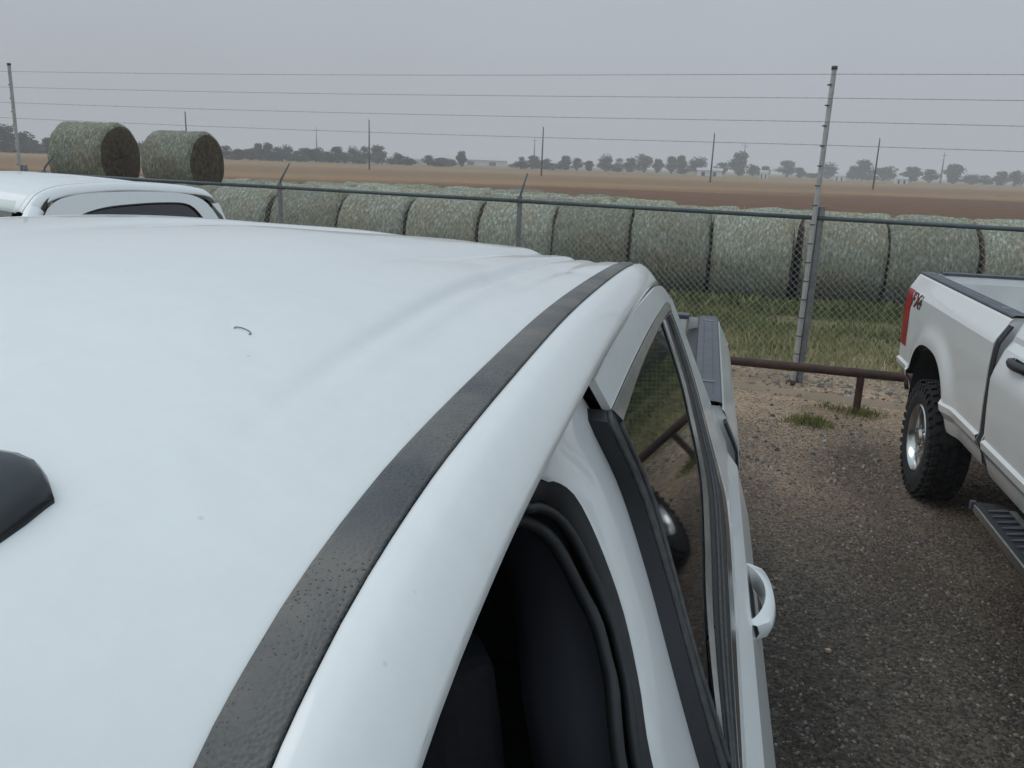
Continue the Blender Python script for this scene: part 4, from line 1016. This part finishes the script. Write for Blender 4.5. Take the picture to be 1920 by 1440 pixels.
# ------------------------------------------------------------------ far trees, poles and sheds
def tree_mesh(seed, squat):
    rnd = random.Random(seed); b = MB(); b.cur = 1
    b.tube([(0, 0, -.05), (.02, 0, .15), (.0, .02, .34)], [.035, .028, .02], 6)
    for k in range(5):
        a = rnd.uniform(0, 6.28); b.tube([(0, 0, .2+.03*k), (math.cos(a)*.12, math.sin(a)*.12, .38+.03*k), (math.cos(a)*.22, math.sin(a)*.22, .5+.05*k)], [.016, .011, .005], 5)
    b.cur = 0; lobes = []
    for k in range(16):
        a = rnd.uniform(0, 6.28); zz = rnd.uniform(.16, .82); r_ = rnd.uniform(.0, .32)*squat*max(.15, 1.05-1.15*abs(zz-.40)/.45); lobes.append((math.cos(a)*r_, math.sin(a)*r_, zz, rnd.uniform(.13, .20)))
    for i in range(1700):
        cx, cy, cz, r_ = rnd.choice(lobes)
        d = Vector((rnd.gauss(0, 1), rnd.gauss(0, 1), rnd.gauss(0, .8))).normalized()*r_*rnd.random()**.35
        p = Vector((cx, cy, cz))+d; s_ = rnd.uniform(.018, .042)
        u = Vector((rnd.gauss(0, 1), rnd.gauss(0, 1), rnd.gauss(0, 1))).normalized(); v = u.orthogonal().normalized()
        b.add([p-u*s_, p+v*s_*.8, p+u*s_, p-v*s_*.8], [(0, 1, 2, 3)])
    return b
tree_parts = []
for i in range(7):
    b = tree_mesh(60+i, (1., 1.3, .8, 1.15, 1.4, .9, 1.2)[i]); tr = MB(); cr_ = MB()
    tr.v = b.v; tr.f = [f for f, m_ in zip(b.f, b.mi) if m_ == 1]; tr.mi = [0]*len(tr.f)
    cr_.v = b.v; cr_.f = [f for f, m_ in zip(b.f, b.mi) if m_ == 0]; cr_.mi = [0]*len(cr_.f)
    res = []
    for q, nm, mt in ((tr, 'trunk', 'bark'), (cr_, 'crown', 'leaf')):
        used = sorted({j for f in q.f for j in f}); mp_ = {j: n_ for n_, j in enumerate(used)}
        me = bpy.data.meshes.new(nm); me.from_pydata([q.v[j] for j in used], [], [tuple(mp_[j] for j in f) for f in q.f]); me.materials.append(M[mt]); res.append(me)
    tree_parts.append(res)
def base_y(px): return 285+.0323*px
def far(px, extra=0):
    """where a far thing standing on flat land meets the ground, from the pixel row of its foot"""
    p = atz(px, base_y(px)+extra, -.03)
    d = Vector((p.x, p.y, 0)); L = d.length
    return p if L < 480 else Vector((p.x*480/L, p.y*480/L, -.03))
rnd = random.Random(9)
TREES = [(12, 46, 60), (38, 38, 50), (62, 22, 40), (92, 25, 34), (118, 20, 30), (268, 24, 34), (425, 22, 30), (448, 18, 30)]
x = 470
while x < 690:
    TREES.append((x, rnd.uniform(16, 30), rnd.uniform(26, 40))); x += rnd.uniform(14, 22)
TREES += [(708, 31, 36), (748, 22, 26), (770, 12, 20), (803, 17, 24), (828, 15, 28), (848, 12, 18), (978, 20, 18), (1000, 22, 34), (1022, 20, 24), (1060, 24, 30), (1082, 20, 24), (1104, 18, 24), (1135, 28, 36), (1160, 22, 24), (1182, 24, 28), (1207, 34, 38), (1232, 24, 26), (1258, 28, 30), (1276, 32, 24), (1308, 28, 46), (1352, 20, 30), (1386, 40, 44), (1412, 22, 24), (1434, 18, 26), (1474, 27, 46), (1498, 18, 24), (1552, 26, 42), (1598, 22, 28), (1616, 34, 40), (1655, 27, 46), (1708, 26, 44), (1742, 22, 32), (1786, 34, 44), (1820, 17, 40), (1846, 16, 28), (1876, 24, 30), (1902, 30, 34), (1935, 28, 40), (1975, 26, 40)]
for _i in range(46): TREES.append((rnd.choice((rnd.uniform(400, 850), rnd.uniform(960, 1960), rnd.uniform(0, 130))), rnd.uniform(8, 15), rnd.uniform(30, 52)))
for i, (px, hp, wp) in enumerate(TREES):
    g = far(px, rnd.uniform(-.6, .6)); dist = (g-CAM).dot(_fw); hgt_ = hp*1.1*dist/F/.93; wd = wp*1.18*dist/F/.72
    t = empty('far_tree', g, rnd.uniform(0, 6.28)); t.scale = (wd, wd, hgt_)
    if hp < 15 and wp > 29: t.name = 'far_bush'; setp(t, 'low hazy scrub bush spreading between the far trees', 'bush', 'scrub along the horizon')
    else: setp(t, 'hazy grey green tree in the tree line beyond the fields', 'tree', 'trees along the horizon')
    pr = tree_parts[i % 7]; link('trunk', pr[0], t); link('crown', pr[1], t)
g = far(866, .5); dist = (g-CAM).dot(_fw); t = empty('far_tree', g, .4); t.scale = (30*dist/F/.72, 30*dist/F/.72, 30*dist/F/.93)
setp(t, 'lone round tree standing apart in the wide gap of the tree line', 'tree', 'trees along the horizon'); link('trunk', tree_parts[2][0], t); link('crown', tree_parts[2][1], t)

def pole_mesh():
    b = MB(); b.tube([(0, 0, -.3), (0, 0, 10.)], [.15, .10], 8); return b
def upole(px, ptop, dist, label, kind=0):
    d = ray(px, ptop); d2 = d/Vector((d.x, d.y)).length; top = CAM+d2*dist
    o = empty('utility_pole', (top.x, top.y, -.03)); setp(o, label, 'pole', 'utility poles across the fields')
    b = MB(); b.tube([(0, 0, -.2), (0, 0, top.z)], [.17, .10] if kind == 0 else [.5, .12], 8); b.build('shaft', M['wood'], o)
    if kind: b = MB(); b.tube([(-1.5, 0, top.z-1.5), (1.5, 0, top.z-1.5)], .09, 5); b.build('crossarm', M['wood'], o)
    else: b = MB(); b.tube([(-.10, 0, top.z-.1), (-.10, 0, top.z+.22)], .04, 6); b.build('insulator', M['galv'], o)
for px, pt in ((347, 210), (692, 225), (1019, 238), (1340, 250), (1650, 260)):
    upole(px, pt, 165, 'slim bare utility pole in the brown field')
for px, pt in ((593, 238), (1003, 258), (1398, 268), (1772, 285)):
    upole(px, pt, 460, 'faint far power pylon with a crossarm in the haze', 1)
def shed(px, wpx, hpx, dist, label, rzv=0., color='shed'):
    g = far(px); v = Vector((g.x, g.y, 0)).normalized()*dist; g = Vector((v.x, v.y, -.03)); dd = (g-CAM).dot(_fw)
    W_, H_ = wpx*dd/F, hpx*dd/F; o = empty('farm_shed', g, rzv+math.atan2(v.y, v.x)-math.pi/2); setp(o, label, 'shed', 'farm buildings on the horizon')
    b = MB(); b.box((0, 0, H_*.35), (W_, W_*.5, H_*.7)); b.build('wall', M[color], o)
    b = MB(); r0 = H_*.7+.01
    b.add([(-W_*.53, -W_*.29, r0), (W_*.53, -W_*.29, r0), (W_*.53, W_*.29, r0), (-W_*.53, W_*.29, r0), (-W_*.53, 0, H_), (W_*.53, 0, H_)], [(0, 1, 5, 4), (3, 2, 5, 4), (0, 3, 4), (1, 2, 5), (0, 1, 2, 3)]); b.build('roof', M['shed_roof'], o)
    for k in (-.25, .2):
        b = MB(); b.box((k*W_, -W_*.252, H_*.25), (W_*.14, .06, H_*.5)); b.build('door', M['shed_dark'], o)
shed(1330, 46, 15, 330, 'long pale farm shed among trees right of centre of the tree line, beside a pole')
shed(1432, 16, 15, 330, 'small white farm building between two dense trees')
shed(1690, 22, 13, 330, 'white shed half hidden behind far trees', .2)
shed(905, 90, 14, 470, 'very pale wide farm building in the gap beside the lone tree')
shed(1575, 20, 13, 360, 'white house front showing in a tree gap', -.2)
shed(790, 60, 11, 420, 'low pale shed behind small scattered trees', .1)

# ------------------------------------------------------------------ air
b = MB(); b.box((0, 1270, 12.5), (3700, 2760, 27))
hz = b.build('haze', bpy.data.materials.new('haze_air')); setp(hz, kind='stuff'); hm_ = hz.data.materials[0]; hm_.use_nodes = True
n = hm_.node_tree.nodes; n.clear(); o_ = n.new('ShaderNodeOutputMaterial'); pv = n.new('ShaderNodeVolumePrincipled')
pv.inputs['Color'].default_value = (.95, .96, 1.0, 1); pv.inputs['Density'].default_value = .0012; pv.inputs['Anisotropy'].default_value = 0
hm_.node_tree.links.new(pv.outputs[0], o_.inputs['Volume'])
